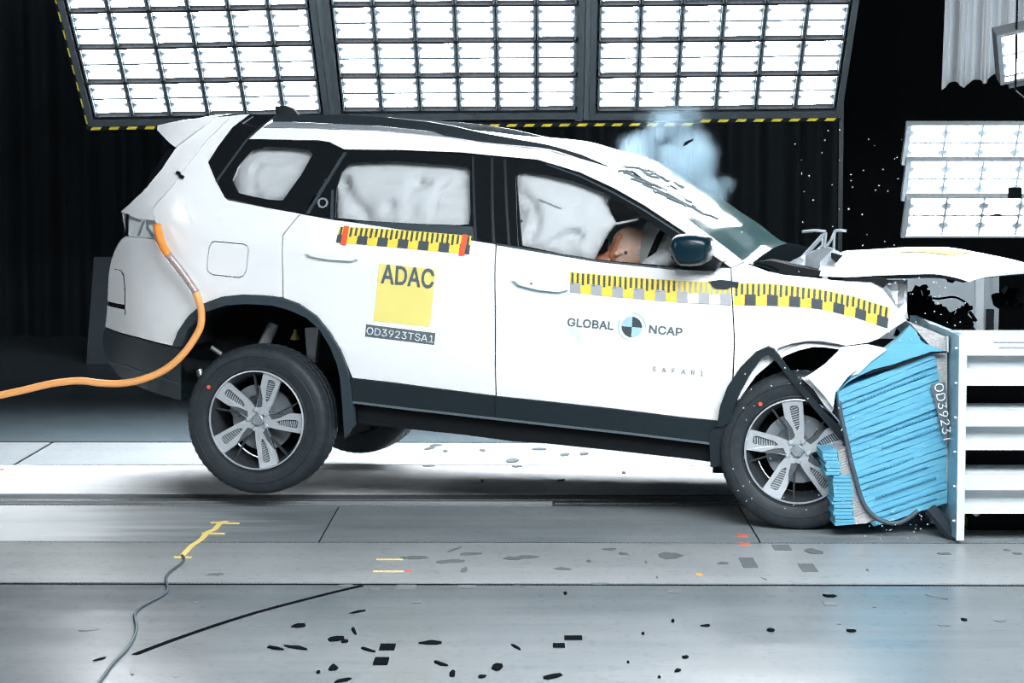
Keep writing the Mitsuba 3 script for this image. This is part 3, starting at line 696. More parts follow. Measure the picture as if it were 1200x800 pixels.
# door mirror: a rounded shell on a short arm
mp = np.array([(-0.5943,1.354),(-0.5851,1.398),(-0.5576,1.415),(-0.505,1.421),(-0.4518,1.419),(-0.4012,1.399),(-0.3905,1.36),(-0.4029,1.295),(-0.4424,1.271),(-0.491,1.264),(-0.5399,1.266),(-0.5656,1.286)])
c0 = mp.mean(0)
prof = []
for (tt, sc) in ((-.235, .55), (-.225, .80), (-.20, .95), (-.15, 1.0), (-.09, 1.0), (-.05, .9), (-.045, .3)):
    q = c0 + (mp - c0) * sc
    prof.append(np.stack([q[:, 0], np.full(len(q), tt), q[:, 1]], 1))
P = np.array(prof)
V = P.reshape(-1, 3); nn = len(mp); F = []
for i in range(len(prof) - 1):
    for j in range(nn):
        a, b = i * nn + j, i * nn + (j + 1) % nn
        F += [[a, b, b + nn], [a, b + nn, a + nn]]
V = np.vstack([V, [[c0[0], -.237, c0[1]], [c0[0], -.045, c0[1]]]])
for j in range(nn):
    F.append([len(V) - 2, (j + 1) % nn, j]); F.append([len(V) - 1, (len(prof) - 1) * nn + j, (len(prof) - 1) * nn + (j + 1) % nn])
mm = trimesh.Trimesh(V, F, process=False); trimesh.repair.fix_normals(mm)
mat('mirror_blue', {'type': 'principled', 'base_color': rgb(.003, .016, .026), 'roughness': .25, 'specular': .4})
mk = obj('door_mirror', car(mm), 'mirror_blue', suv, smooth=45, label='dark blue door mirror')
ap = [(-0.6146,1.306),(-0.5542,1.258),(-0.4105,1.26),(-0.3504,1.288),(-0.3969,1.236),(-0.5534,1.242)]
body('mirror_arm', ap, 'gloss_black', parent=mk, off=-.06, thick=.09, gap=0)
body('mirror_clip', [(-0.591,1.366),(-0.5744,1.362),(-0.5402,1.27),(-0.5524,1.27)], 'bracket', parent=mk, off=-.16, thick=.02, gap=0)

# ------------------------------------------------------------------ wheels
def lathe(profile, n=96, closed=True, mod=None):
    """Profile of (radius, t) turned about the axle; local coordinates (s, t, z)."""
    a = np.arange(n) * 2 * np.pi / n
    P = np.zeros((len(profile), n + 1, 3))
    for i, (r, t) in enumerate(profile):
        rr = np.full(n, r) if mod is None else mod(i, r, np.arange(n))
        P[i, :n] = np.stack([rr * np.cos(a), np.full(n, t), rr * np.sin(a)], 1)
    P[:, n] = P[:, 0]
    m = grid_mesh(P); m.merge_vertices()
    return m

TYRE = [(.250, .215), (.262, .232), (.30, .242), (.340, .235), (.364, .222), (.374, .205), (.377, .19), (.379, .165), (.371, .163), (.371, .153), (.379, .151), (.380, .115), (.372, .113),
        (.372, .103), (.380, .101), (.379, .062), (.371, .06), (.371, .05), (.379, .048), (.377, .03), (.371, .014), (.362, .004), (.345, -.004), (.325, -.006), (.3225, -.0035), (.319, -.0065), (.29, -.004), (.268, .006), (.262, .004), (.256, .012), (.250, .03)]
def tread(i, r, j):
    r = np.full(len(j), r)
    if 4 <= i <= 7 or 19 <= i <= 21: r = np.where(j % 3 == 0, r - .0035, r)
    if i in (10, 11, 14, 15): r = np.where((j + i) % 4 == 0, r - .004, r)
    return r

def wheel(name, centre, base_deg, tilt=0., spin=1.0, visible=True):
    w = numbered(f'{suv}__{name}')
    M = np.eye(4); M[:3, 3] = centre
    A = trimesh.transformations.rotation_matrix(tilt, [0, 0, 1])
    def put(m):
        q = m.copy(); q.apply_transform(A); q.apply_transform(M)
        if spin < 0: q = q
        return car(q)
    ty = lathe(TYRE, 180, mod=tread)
    tyc = obj('tyre', put(ty), 'rubber', w, smooth=40)
    if not visible:
        obj('rim', put(lathe([(.252, .03), (.2, .05), (.03, .06), (.0, .06)], 48)), 'rim_dark', w, smooth=30)
        return w
    obj('rim_lip', put(lathe([(.2535, .022), (.2525, .004), (.2465, .002), (.2445, .008), (.2445, .03)], 96)), 'machined', w, smooth=40)
    obj('rim_barrel', put(lathe([(.2455, .008), (.238, .03), (.226, .06), (.218, .10), (.222, .19), (.245, .215)], 96)), 'rim_dark', w, smooth=40)
    disc = lathe([(.165, .115), (.165, .14), (.06, .14), (.06, .115), (.165, .115)], 64)
    obj('brake_disc', put(disc), 'bracket', w, smooth=30)
    obj('hub_back', put(lathe([(.22, .205), (.0, .205)], 40)), 'dark', w)
    cal = prism(LineString([(.15 * math.cos(a), .15 * math.sin(a)) for a in np.linspace(1.9, 2.9, 12)]).buffer(.028), .06)
    v = cal.vertices.copy(); cal.vertices = np.stack([v[:, 0], .16 - v[:, 2], v[:, 1]], 1)
    obj('brake_caliper', put(cal), 'bracket', w)
    def flat(poly, t_face, depth):
        m = prism(poly, depth); v = m.vertices.copy()
        m.vertices = np.stack([v[:, 0], t_face + depth - v[:, 2], v[:, 1]], 1)
        return m
    def dish(m, k=.03):
        v = m.vertices; r = np.hypot(v[:, 0], v[:, 2])
        v = v.copy(); v[:, 1] += k * np.clip(1 - (r / .24) ** 2, 0, 1); m.vertices = v
        return m
    for i in range(5):
        a = base_deg + 72 * i
        outer = Polygon([(.03, -.030), (.10, -.041), (.2465, -.050), (.2465, .050), (.19, .047), (.10, .038), (.03, .030)])
        outer = outer.intersection(Point(0, 0).buffer(.2468, quad_segs=24))
        pocket = Polygon([(.095, -.006), (.118, -.020), (.205, -.027), (.219, -.02), (.219, .008), (.209, .016), (.150, .012), (.115, .004)]).buffer(-.003).buffer(.003)
        wedge = Polygon([(.05, .031), (.10, .038), (.165, .0445), (.112, .016), (.07, .004)])
        rot = lambda p: affinity.rotate(p, a, origin=(0, 0))
        sp_ = obj('spoke', put(dish(flat(rot(outer.difference(pocket).difference(wedge)), .012, .028))), 'machined', w)
        ins = [dish(flat(rot(pocket.buffer(.002)), .024, .01)), dish(flat(rot(wedge.buffer(.001)), .017, .02))]
        obj('pocket', put(cat(ins)), 'mesh_dark', sp_)
        bars = []
        for q in np.linspace(.12, .212, 9):
            bars.append(dish(flat(rot(Polygon([(q, -.022), (q + .004, -.022), (q - .004, .012), (q - .008, .012)]).intersection(pocket)), .021, .006)))
        obj('rib', put(cat(bars)), 'machined', sp_)
        # dark web between the spokes
        web = Polygon([(.185, .052), (.243, .07), (.243, .10), (.185, .082)])
        rot2 = lambda p: affinity.rotate(p, a, origin=(0, 0))
        obj('rim_web', put(flat(rot2(Polygon([(.10, .035), (.24, .115), (.24, .125), (.10, .043)])), .035, .02)), 'rim_dark', w)
    obj('hub', put(dish(flat(Point(0, 0).buffer(.072, quad_segs=16), .02, .05))), 'mesh_dark', w)
    obj('hub_cap', put(lathe([(.031, .04), (.030, .028), (.024, .024), (.022, .029), (.0, .027)], 32)), 'bracket', w, smooth=30)
    for i in range(5):
        a = math.radians(base_deg + 36 + 72 * i)
        n_ = lathe([(.0125, .06), (.0125, .036), (.009, .03), (.0, .03)], 12)
        n_.apply_translation([.052 * math.cos(a), 0, .052 * math.sin(a)])
        obj('wheel_nut', put(n_), 'machined', w, smooth=30)
    return w

CR, CF = [(-2.732,0.4561)][0], [(0.0003,0.39)][0]
w1 = wheel('rear_wheel', (CR[0], .0, CR[1]), 69)
w2 = wheel('front_wheel', (CF[0], -.01, .379), 96)
def far_wheel(name, s, z):
    wk_ = numbered(f'{suv}__{name}')
    ty = lathe(TYRE, 180, mod=tread)
    ty.apply_translation([s, 0, z]); 
    obj('tyre', car(mirrored(ty)), 'rubber', wk_, smooth=40)
    rm = lathe([(.252, .02), (.2, .05), (.03, .06), (.0, .06)], 48); rm.apply_translation([s, 0, z])
    obj('rim', car(mirrored(rm)), 'rim_dark', wk_, smooth=30)
    bk = lathe([(.25, .21), (.0, .21)], 48); bk.apply_translation([s, 0, z])
    obj('wheel_back', car(mirrored(bk)), 'dark', wk_)
far_wheel('rear_wheel', CR[0], CR[1])
far_wheel('front_wheel', CF[0] + .1, .379)
# red chalk dots on the sidewalls, and on the rims
for wk_, c, t_, ds in ((w1, CR, -.008, ((-.247, .165),)), (w2, (CF[0], .379), -.018, ((-.175, .225),))):
    for dx, dz in ds:
        d = trimesh.creation.cylinder(.010, .004, sections=14); v = d.vertices.copy(); d.vertices = np.stack([v[:, 0] + c[0] + dx, v[:, 2] + t_, v[:, 1] + c[1] + dz], 1)
        obj('chalk_dot', car(d), 'red_tape', wk_)

# ------------------------------------------------------------------ wheel wells, underside, suspension
def strip_in(poly, depth, off=.0, flip=False):
    E = dense(poly, 40); t0 = TS(E[:, 0], E[:, 1]) + off
    P = np.stack([np.stack([E[:, 0], t0, E[:, 1]], 1), np.stack([E[:, 0], t0 * 0 + depth, E[:, 1]], 1)], 1)
    return grid_mesh(P, flip=flip)
well_r = arch_i[::-1]
obj('wheel_well', car(cat([strip_in(well_r, .52), prism(Polygon([(p[0], p[1]) for p in well_r] + [(well_r[-1][0], .35), (well_r[0][0], .35)]), .01).apply_transform(np.array([[1, 0, 0, 0], [0, 0, 1, .5], [0, 1, 0, 0], [0, 0, 0, 1.0]]))])), 'liner', suv)
arch_f = [(-0.3691,0.5055),(-0.3107,0.549),(-0.2693,0.6371),(-0.2002,0.7374),(-0.127,0.8005),(-0.0623,0.8631),(0.0491,0.8979),(0.1765,0.888),(0.2288,0.8808)]
obj('wheel_well', car(cat([strip_in(arch_f, .62, .02), prism(Polygon([(p[0], p[1]) for p in arch_f] + [(arch_f[-1][0] + .25, arch_f[-1][1]), (arch_f[-1][0] + .25, .25), (arch_f[0][0], .25)]), .01).apply_transform(np.array([[1, 0, 0, 0], [0, 0, 1, .6], [0, 1, 0, 0], [0, 0, 0, 1.0]]))])), 'liner', suv)
lip = [(-0.1193,0.8579),(-0.0299,0.8915),(0.0491,0.9061),(0.1098,0.9072),(0.1764,0.8962),(0.2287,0.8869),(0.1948,0.868),(0.1241,0.8769),(0.0675,0.8778),(-0.0013,0.8602),(-0.0621,0.8345),(-0.1107,0.8049)]
body('arch_lip', lip, 'paint', off=.03, thick=.01, gap=0)
SB = np.array(sill_b)
s0_, s1_ = SB[0, 0], SB[-1, 0]
def prism_t(poly, t0, t1):
    m = prism(poly, 1.0); v = m.vertices.copy()
    m.vertices = np.stack([v[:, 0], t0 + (t1 - t0) * v[:, 2], v[:, 1]], 1)
    if t1 > t0: m.invert()
    return m
zf = lambda s: np.interp(s, [s0_, s1_], [SB[0, 1], SB[-1, 1]])
under = [(s0_, zf(s0_) + .01), (s1_, zf(s1_) + .01), (s1_, zf(s1_) + .13), (s0_, zf(s0_) + .13)]
obj('floor_pan', car(prism_t(under, .10, W - .1)), 'dark', suv)
rear_pan = [(-3.62, .62), (-3.15, .56), (-3.15, 1.0), (-3.62, 1.0)]
obj('boot_floor', car(prism_t([(-3.6, .80), (-2.1, .62), (-2.1, .95), (-3.6, 1.05)], .55, W - .55)), 'dark', suv)
obj('bulkhead', car(prism_t([(-.42, .25), (-.36, .25), (-.36, 1.16), (-.42, 1.16)], .1, W - .1)), 'dark', suv)
# suspension in the rear wheel well
def car_tube(a, b, ta, tb, r0, r1=None, n=14):
    return tube([[a[0], ta, a[1]], [b[0], tb, b[1]]], [r0, r1 or r0], n)
q = [(-2.732,0.9305),(-2.793,0.8145),(-2.621,0.8971),(-2.621,0.8441),(-2.623,0.875),(-2.533,0.8677),(-2.53,0.7489),(-3.061,0.8006),(-3.005,0.7661),(-3.133,0.6833),(-3.119,0.6479),(-2.507,0.7053),(-2.484,0.6529),(-2.447,0.6669)]
obj('damper', car(car_tube(q[0], q[1], .30, .30, .030)), 'bracket', suv, smooth=30)
bs = cat([car_tube(q[2], q[3], .3, .3, .010), car_tube(q[4], (q[4][0], q[4][1] - .03), .3, .3, .012, .026)])
obj('bump_stop', car(bs), 'caster_yellow', suv, smooth=30)
obj('suspension_arm', car(prism_t([(q[5][0] - .03, q[5][1] + .04), (q[5][0] + .045, q[5][1] + .045), (q[6][0] + .02, q[6][1] - .02), (q[6][0] - .02, q[6][1] - .02)], .28, .33)), 'bracket', suv)
for m_ in (car_tube(q[7], q[8], .25, .25, .012), car_tube(q[9], q[10], .25, .25, .02), car_tube(q[11], q[12], .25, .28, .018)): obj('link_rod', car(m_), 'steel', suv, smooth=30)
axl = car_tube((CR[0], CR[1]), (CR[0] + .001, CR[1]), .2, W - .2, .05)
obj('axle', car(axl), 'liner', suv, smooth=30)

# bent wheel arch trim hanging over the front wheel
trim = Polygon([(-0.3817,0.4904),(-0.3662,0.5851),(-0.3294,0.6852),(-0.2682,0.7791),(-0.1949,0.8544),(-0.1399,0.8801),(-0.1274,0.8496),(-0.1722,0.8241),(-0.2249,0.7492),(-0.2736,0.6576),(-0.3022,0.5908),(-0.3193,0.5194),(-0.3444,0.4977)])
trim2 = Polygon([(-0.1643,0.8673),(-0.1399,0.8809),(-0.1112,0.8683),(-0.0371,0.7737),(0.045,0.6774),(0.1268,0.581),(0.1914,0.5165),(0.2636,0.4432),(0.2355,0.4177),(0.159,0.499),(0.0618,0.6164),(-0.0203,0.7127),(-0.0945,0.8093),(-0.1479,0.8512)])
body('bent_arch_trim', trim.union(trim2).buffer(.002), 'plastic', off=-.045, thick=.03, gap=0, cell=.05, label='black wheel arch trim torn loose')
def crumple(a, f):
    return lambda s, z, p: a * (meshkit.noise(np.stack([s * f, z * f, s * 0 + 3], -1)) - .5) * 2
tf0 = lambda s, z: TS(np.minimum(s, .25), z)
body('crumpled_fender', [(0.2127,0.8887),(0.3277,0.9039),(0.4216,0.8892),(0.3792,0.849),(0.3091,0.8003),(0.2422,0.7469),(0.1887,0.6746),(0.1793,0.6029),(0.1343,0.659),(0.0607,0.7431),(0.0263,0.7342),(0.0807,0.768),(0.1409,0.812),(0.1968,0.8701)], 'paint', off=-.10, thick=.01, gap=0, cell=.035, tfun=tf0, bump=crumple(.035, 9), smooth=50, label='crumpled white fender edge')
body('torn_metal', [(0.0201,0.7381),(0.0607,0.7431),(0.1221,0.6751),(0.1793,0.5988),(0.1672,0.5738),(0.1348,0.6059),(0.0815,0.6823)], 'lamp_clear', off=-.05, thick=.008, gap=0, cell=.03, tfun=tf0, bump=crumple(.02, 30), smooth=False)
body('inner_fender', [(0.386,1.192),(0.4907,1.192),(0.4938,1.047),(0.5019,1.006),(0.4554,1.023),(0.4392,1.092),(0.3989,1.153)], 'steel', off=.22, thick=.03, gap=0, cell=.03, tfun=tf0, bump=crumple(.04, 16), smooth=False)
body('black_seal', [(0.2037,1.208),(0.2796,1.204),(0.3421,1.218),(0.397,1.212),(0.4135,1.184),(0.3909,1.161),(0.3353,1.189),(0.2562,1.192),(0.2082,1.194)], 'dark', off=.05, thick=.03, gap=0)

# the buckled bonnet, its back edge sprung up and its nose twisted across the barrier
BA, BB = np.array([(0.0786,1.237),(0.2085,1.231),(0.4097,1.243),(0.6212,1.251),(0.7205,1.236),(0.792,1.215)]), np.array([(0.1299,1.245),(0.2865,1.251),(0.5152,1.263),(0.7422,1.256),(0.9679,1.207),(1.414,1.117)])
nb, nt_ = 40, 26
ea, eb = dense(BA, nb), dense(BB, nb)
tau = np.linspace(0, 1, nt_); u = np.linspace(0, 1, nb)
P = np.zeros((nb, nt_, 3))
P[:, :, 0] = ea[:, :1] * (1 - tau) + eb[:, :1] * tau
P[:, :, 1] = .10 + 1.62 * tau
ll = .055 * (1 - np.abs(2 * tau - 1) ** 2.2)
P[:, :, 2] = ea[:, 1:] * (1 - tau) + eb[:, 1:] * tau + ll[None] * (1.0 + .3 * np.sin(np.pi * u))[:, None]
P[:, :, 2] += .012 * (meshkit.noise(np.stack([P[:, :, 0] * 4, P[:, :, 1] * 4, P[:, :, 0] * 0], -1)) - .5)
BON = P
def plate(P, th):
    lo = P.copy(); lo[:, :, 2] -= th
    n, m = P.shape[:2]
    top = grid_mesh(P, flip=True)
    bot = grid_mesh(lo)
    sides = [grid_mesh(np.stack([lo[:, 0], P[:, 0]], 1), flip=True), grid_mesh(np.stack([lo[:, -1], P[:, -1]], 1)), grid_mesh(np.stack([lo[0], P[0]], 1)), grid_mesh(np.stack([lo[-1], P[-1]], 1), flip=True)]
    return cat([top, bot] + sides)
m = plate(P, .02); trimesh.repair.fix_normals(m)
bk = obj('bonnet', car(m), 'paint', suv, smooth=30, label='buckled white bonnet')
Q = P[2:-3, 1:-2].copy(); Q[:, :, 2] -= .034; Q[:, :, 1] += .02
m = plate(Q, .02); trimesh.repair.fix_normals(m)
obj('bonnet_frame', car(m), 'plastic_grey', bk, smooth=30)
def on_bonnet(u0, u1, v0, v1, z=.004, n=10, skew=0.):
    G = np.zeros((n, n, 3))
    for i, a in enumerate(np.linspace(u0, u1, n)):
        for j, b in enumerate(np.linspace(v0, v1, n)):
            x, y = (a + skew * (b - v0)) * (nb - 1), b * (nt_ - 1); i0, j0 = min(int(x), nb - 2), min(int(y), nt_ - 2); fx, fy = x - i0, y - j0
            G[i, j] = BON[i0, j0] * (1 - fx) * (1 - fy) + BON[i0 + 1, j0] * fx * (1 - fy) + BON[i0, j0 + 1] * (1 - fx) * fy + BON[i0 + 1, j0 + 1] * fx * fy
    G[:, :, 2] += z
    return grid_mesh(G, flip=True)
obj('yellow_sticker', car(on_bonnet(.36, .66, .30, .52)), 'yellow_pale', bk, label='yellow sticker on the bonnet')
obj('sticker_print', car(on_bonnet(.40, .50, .35, .43, z=.006)), 'ink_light', bk)
body('cowl', [(-0.1295,1.236),(-0.0503,1.285),(0.029,1.326),(0.1131,1.347),(0.1875,1.312),(0.1412,1.263),(0.0857,1.238),(0.0134,1.222),(-0.0471,1.213)], 'bracket', off=.2, thick=.06, gap=0, cell=.04, bump=crumple(.03, 14), smooth=False, label='torn grey cowl panel')
body('cowl_hole', [(0.1345,1.323),(0.1876,1.309),(0.1608,1.275),(0.1356,1.299)], 'dark', parent='suv__cowl', off=.12, thick=.02, gap=0)
body('cowl_base', [(-0.2662,1.271),(-0.1524,1.288),(-0.0288,1.261),(0.0937,1.239),(0.0866,1.214),(-0.076,1.222),(-0.1499,1.236)], 'dark', off=.04, thick=.3, gap=0)

def wire(name, pts2, t, r, m, parent=suv, label=None):
    return obj(name, car(tube([[p[0], t, p[1]] for p in pts2], r, 7)), m, parent, smooth=True, label=label)
for pts2, t, r in (([(-0.0836,1.212),(0.0028,1.313),(0.0969,1.417)], .3, .011), ([(-0.0586,1.212),(0.0319,1.305),(0.081,1.355),(0.0763,1.409)], .3, .008), ([(0.0968,1.421),(0.0431,1.425),(-0.019,1.418)], .3, .008), ([(-0.0378,1.216),(0.024,1.263),(0.0895,1.338),(0.0969,1.417)], .3, .007),
                  ([(-0.0101,1.229),(0.0527,1.276),(0.1152,1.327)], .5, .009), ([(0.1152,1.327),(0.1168,1.378),(0.1185,1.416)], .5, .007), ([(0.1185,1.416),(0.1435,1.422),(0.1771,1.418)], .5, .008), ([(0.0773,1.339),(0.1021,1.373),(0.1226,1.42)], .5, .007)):
    wire('bent_hinge', pts2, t, r, 'bracket')
wire('screen_trim_wire', [(-0.6016,1.487),(-0.5218,1.453),(-0.4375,1.407),(-0.358,1.363),(-0.288,1.313),(-0.1811,1.258)], 1.55, .006, 'steel', label='thin bright screen trim sprung loose')

# ------------------------------------------------------------------ stickers and measuring tapes on the doors
def ruler(name, top, bot, n_sq, parent, first_black=True, faded=(), dark='ink', tick_per=2, label=None, grey_to=0):
    T_, B_ = np.array(top), np.array(bot)
    rk_ = None
    n = 60
    up = np.array([lerp_poly(T_, B_, q) for q in np.linspace(0, 1, n)])
    base = Polygon(list(map(tuple, up[:, 0])) + list(map(tuple, up[::-1, 1])))
    rk_ = body(name, base, 'yellow_print', parent=parent, off=-.0015, thick=.001, gap=0, label=label)
    ticks, tf = [], []
    def quad(a, b, h0, h1):
        ta, ba = lerp_poly(T_, B_, a); tb, bb = lerp_poly(T_, B_, b)
        return Polygon([ba + (ta - ba) * h0, bb + (tb - bb) * h0, bb + (tb - bb) * h1, ba + (ta - ba) * h1])
    for i in range(n_sq):
        a, b = i / n_sq, (i + 1) / n_sq
        mid = (a + b) / 2
        fd = any(lo <= mid <= hi for lo, hi in faded)
        if (i % 2 == 0) == first_black:
            body('black_square', quad(a, b, .0, .5), 'ink_faded' if fd or mid < grey_to else dark, parent=rk_, off=-.003, thick=.001, gap=0)
        for q in range(tick_per):
            x = a + (q + .28) / (tick_per * n_sq)
            (tf if fd else ticks).append(quad(x, x + .42 / (tick_per * n_sq), .5 if q % 2 else .42, .98))
    for lst, m_ in ((ticks, dark), (tf, 'ink_faded')):
        if lst:
            kt = obj('tick_marks', car(cat([sheet(p, off=-.003, thick=.001, gap=0) for p in lst])), m_, rk_)
            labels[kt] = {'kind': 'stuff', 'label': 'row of narrow tick marks'}
    for lo, hi in faded:
        body('worn_patch', quad(lo, hi, .0, .45), 'ink_light', parent=rk_, off=-.0026, thick=.0008, gap=0)
    return rk_
r_rear = ruler('measuring_tape', [(-2.288,1.436),(-2.103,1.429),(-1.841,1.412),(-1.613,1.395)], [(-2.301,1.359),(-2.097,1.343),(-1.835,1.322),(-1.618,1.304)], 13, 'suv__rear_door', label='yellow and black measuring tape with red ends')
for q in ([(-2.264,1.441),(-2.238,1.438),(-2.249,1.343),(-2.278,1.35)], [(-1.657,1.402),(-1.629,1.4),(-1.643,1.298),(-1.671,1.3)]):
    body('red_clip', q, 'red_tape', parent=r_rear, off=-.005, thick=.003, gap=0)
r_front = ruler('measuring_tape', [(-1.111,1.224),(-0.7666,1.199),(-0.5589,1.187),(-0.3235,1.179)], [(-1.11,1.125),(-0.8899,1.105),(-0.5556,1.083),(-0.3203,1.075)], 15, 'suv__front_door', faded=((.70, 1.0),), grey_to=.72, dark='ink', label='worn yellow and black measuring tape')
r_fend = ruler('measuring_tape', [(-0.3112,1.178),(-0.1475,1.18),(-0.025,1.169),(0.0969,1.156),(0.2584,1.125),(0.4259,1.071)], [(-0.308,1.075),(-0.1444,1.075),(-0.0224,1.072),(0.099,1.063),(0.2598,1.028),(0.4171,0.9719)], 14, 'suv__front_fender', first_black=False, label='yellow and black measuring tape along the fender')
body('black_rag', [(-0.431,1.186),(-0.3737,1.195),(-0.2868,1.184),(-0.2899,1.16),(-0.3188,1.163),(-0.3429,1.151),(-0.4007,1.154)], 'rag', off=-.012, thick=.01, gap=0, cell=.02, label='black scrap stuck over the tape')

stk = body('yellow_board', [(-2.077,1.255),(-1.786,1.23),(-1.821,0.9438),(-2.112,0.9687)], 'yellow_pale', parent='suv__rear_door', off=-.0015, thick=.001, gap=0, label='yellow square sticker reading ADAC')
e0, e1 = [(-2.07,1.161),(-1.8,1.137)]
m = fit_text('ADAC', math.hypot(e1[0] - e0[0], e1[1] - e0[1]), .090, bold=True)
obj('lettering', car(on_side(m, e0, math.atan2(e1[1] - e0[1], e1[0] - e0[0]), -.003)), 'ink_grey', stk)
idp = body('number_strip', [(-2.15,0.9519),(-1.792,0.9134),(-1.799,0.8552),(-2.155,0.8904)], 'ink_grey', parent='suv__rear_door', off=-.0015, thick=.001, gap=0, label='dark strip reading OD3923TSA1')
e0, e1 = [(-2.148,0.9029),(-1.802,0.8657)]
m = fit_text('OD3923TSA1', math.hypot(e1[0] - e0[0], e1[1] - e0[1]), .036)
obj('lettering', car(on_side(m, e0, math.atan2(e1[1] - e0[1], e1[0] - e0[0]), -.003)), 'ink_light', idp)
em = numbered('suv__front_door__emblem')
for txt, a, b, h in (('GLOBAL', *[(-1.124,0.9618),(-0.8954,0.9457)], .038), ('NCAP', *[(-0.721,0.9334),(-0.5582,0.9214)], .038)):
    m = fit_text(txt, math.hypot(b[0] - a[0], b[1] - a[1]), h, bold=True)
    scene[numbered('suv__front_door__lettering')] = ply(car(on_side(m, a, math.atan2(b[1] - a[1], b[0] - a[0]), -.002)), 'mat_ink_grey')
ec = [(-0.8048,0.961)][0]
rr = .0505
def arc_poly(r0, r1, a0, a1, n=24):
    a = np.radians(np.linspace(a0, a1, n))
    return Polygon([(ec[0] + r1 * math.cos(q), ec[1] + r1 * math.sin(q)) for q in a] + [(ec[0] + r0 * math.cos(q), ec[1] + r0 * math.sin(q)) for q in a[::-1]])
for i, m_ in enumerate(('ink', 'pale_blue', 'ink', 'pale_blue')):
    scene[numbered('suv__front_door__roundel_quarter')] = ply(car(sheet(arc_poly(.0005, rr, -4 + 90 * i, 86 + 90 * i), off=-.002, thick=.001, gap=0)), 'mat_' + m_)
for a0, a1, m_ in ((-5, 88, 'pale_blue'), (150, 255, 'pale_blue')):
    scene[numbered('suv__front_door__roundel_arc')] = ply(car(sheet(arc_poly(rr + .014, rr + .020, a0, a1), off=-.002, thick=.001, gap=0)), 'mat_' + m_)
body('pale_triangle', [(-1.137,0.9636),(-1.065,0.9469),(-1.054,0.867),(-1.128,0.9492)], 'pale_tint', parent='suv__front_door', off=-.0015, thick=.001, gap=0)
e0, e1 = [(-0.7058,0.7471),(-0.4557,0.7298)]
for i, ch in enumerate('SAFARI'):
    m = meshkit.text_mesh(ch, .024, .0015)
    f = i / 5.3
    p = (e0[0] + (e1[0] - e0[0]) * f, e0[1] + (e1[1] - e0[1]) * f)
    obj('letter', car(on_side(m, p, math.atan2(e1[1] - e0[1], e1[0] - e0[0]), -.002)), 'ink_grey', 'suv__front_door')

# ------------------------------------------------------------------ inside the car
obj('headlining', car(grid_mesh(across(dense(roof_line, 30), .03, t_in=.02) - [0, 0, .05])), 'headliner', suv, smooth=True)
obj('dashboard', car(prism_t([(-.62, .75), (-.38, .75), (-.38, 1.17), (-.52, 1.19), (-.66, 1.10)], .12, W - .12)), 'interior', suv)
def seat(s0, z0, t0, h=.62, rake=.16):
    k_ = numbered('suv__seat')
    c = [(s0, z0), (s0 + .5, z0 + .03), (s0 + .5, z0 + .15), (s0 + .02, z0 + .14)]
    obj('cushion', car(prism_t(Polygon(c).buffer(.03), t0, t0 + .5)), 'interior', k_)
    obj('backrest', car(prism_t(Polygon([(s0 - .06, z0 + .05), (s0 + .06, z0 + .05), (s0 + .03 - rake, z0 + h), (s0 - .08 - rake, z0 + h)]).buffer(.03), t0, t0 + .5)), 'interior', k_)
    obj('headrest', car(prism_t(Polygon([(s0 - .10 - rake, z0 + h + .06), (s0 + .0 - rake, z0 + h + .06), (s0 - .02 - rake, z0 + h + .2), (s0 - .1 - rake, z0 + h + .2)]).buffer(.02), t0 + .13, t0 + .37)), 'dark', k_)
for (s0, z0) in ((-1.28, .63), (-2.12, .78)):
    for t0 in (.28, 1.1): seat(s0, z0, t0, h=.5)
hr = [(-2.79,1.562),(-2.719,1.663),(-2.654,1.686),(-2.603,1.681),(-2.622,1.536),(-2.771,1.535)]
obj('headrest', car(prism_t(Polygon(hr).buffer(.01), .36, .6)), 'dark', 'suv__seat')
hr = [(-1.8,1.44),(-1.782,1.479),(-1.742,1.499),(-1.693,1.497),(-1.693,1.41),(-1.792,1.409)]
obj('headrest', car(prism_t(Polygon(hr).buffer(.008), .30, .55)), 'dark', 'suv__seat')
obj('seat_belt', car(prism_t([(-1.413,1.478),(-1.386,1.47),(-1.192,1.298),(-1.23,1.294),(-1.413,1.427)], .15, .155)), 'plastic', suv, label='dark seat belt across the front window')
# steering wheel seen edge on
sw = []
a = np.linspace(0, 2 * np.pi, 33)
c_ = [(-0.7166,1.349)][0]
ax = np.array([-math.cos(.42), 0, math.sin(.42)]); e_t = np.array([0, 1.0, 0]); e_u = np.cross(ax, e_t)
ring_p = [np.array([c_[0] - .03, .52, c_[1]]) + .185 * (math.cos(q) * e_t + math.sin(q) * e_u) for q in a]
obj('steering_wheel', car(tube(ring_p, .016, 10)), 'dark', suv, smooth=True)

# airbags: inflated cloth with seams and dimples
def cushion(poly, m='airbag', off=.09, puff=.06, dents=(), seams=(), cell=.022, thick=.05, tfun=None, fold=0.):
    P_ = Polygon(poly).buffer(0)
    def bmp(s, z, p):
        pts = shapely.points(s, z)
        d = shapely.distance(pts, P_.exterior)
        o = -puff * (1 - np.exp(-d / .035))
        for (c, r, dep) in dents:
            o = o + dep * np.exp(-((s - c[0]) ** 2 + (z - c[1]) ** 2) / r ** 2)
        for line, w, dep in seams:
            o = o + dep * np.exp(-(shapely.distance(pts, LineString(line)) / w) ** 2)
        o = o + .010 * (meshkit.fbm(np.stack([s * 9, z * 9, s * 0 + 1], -1)) - .5)
        if fold: o = o + fold * np.sin((z * 1.0 + s * .35) * 95) * np.exp(-((s - P_.centroid.x) / .22) ** 2)
        return o
    return sheet(poly, off=off, thick=thick, cell=cell, gap=0, bump=bmp, tfun=tfun)

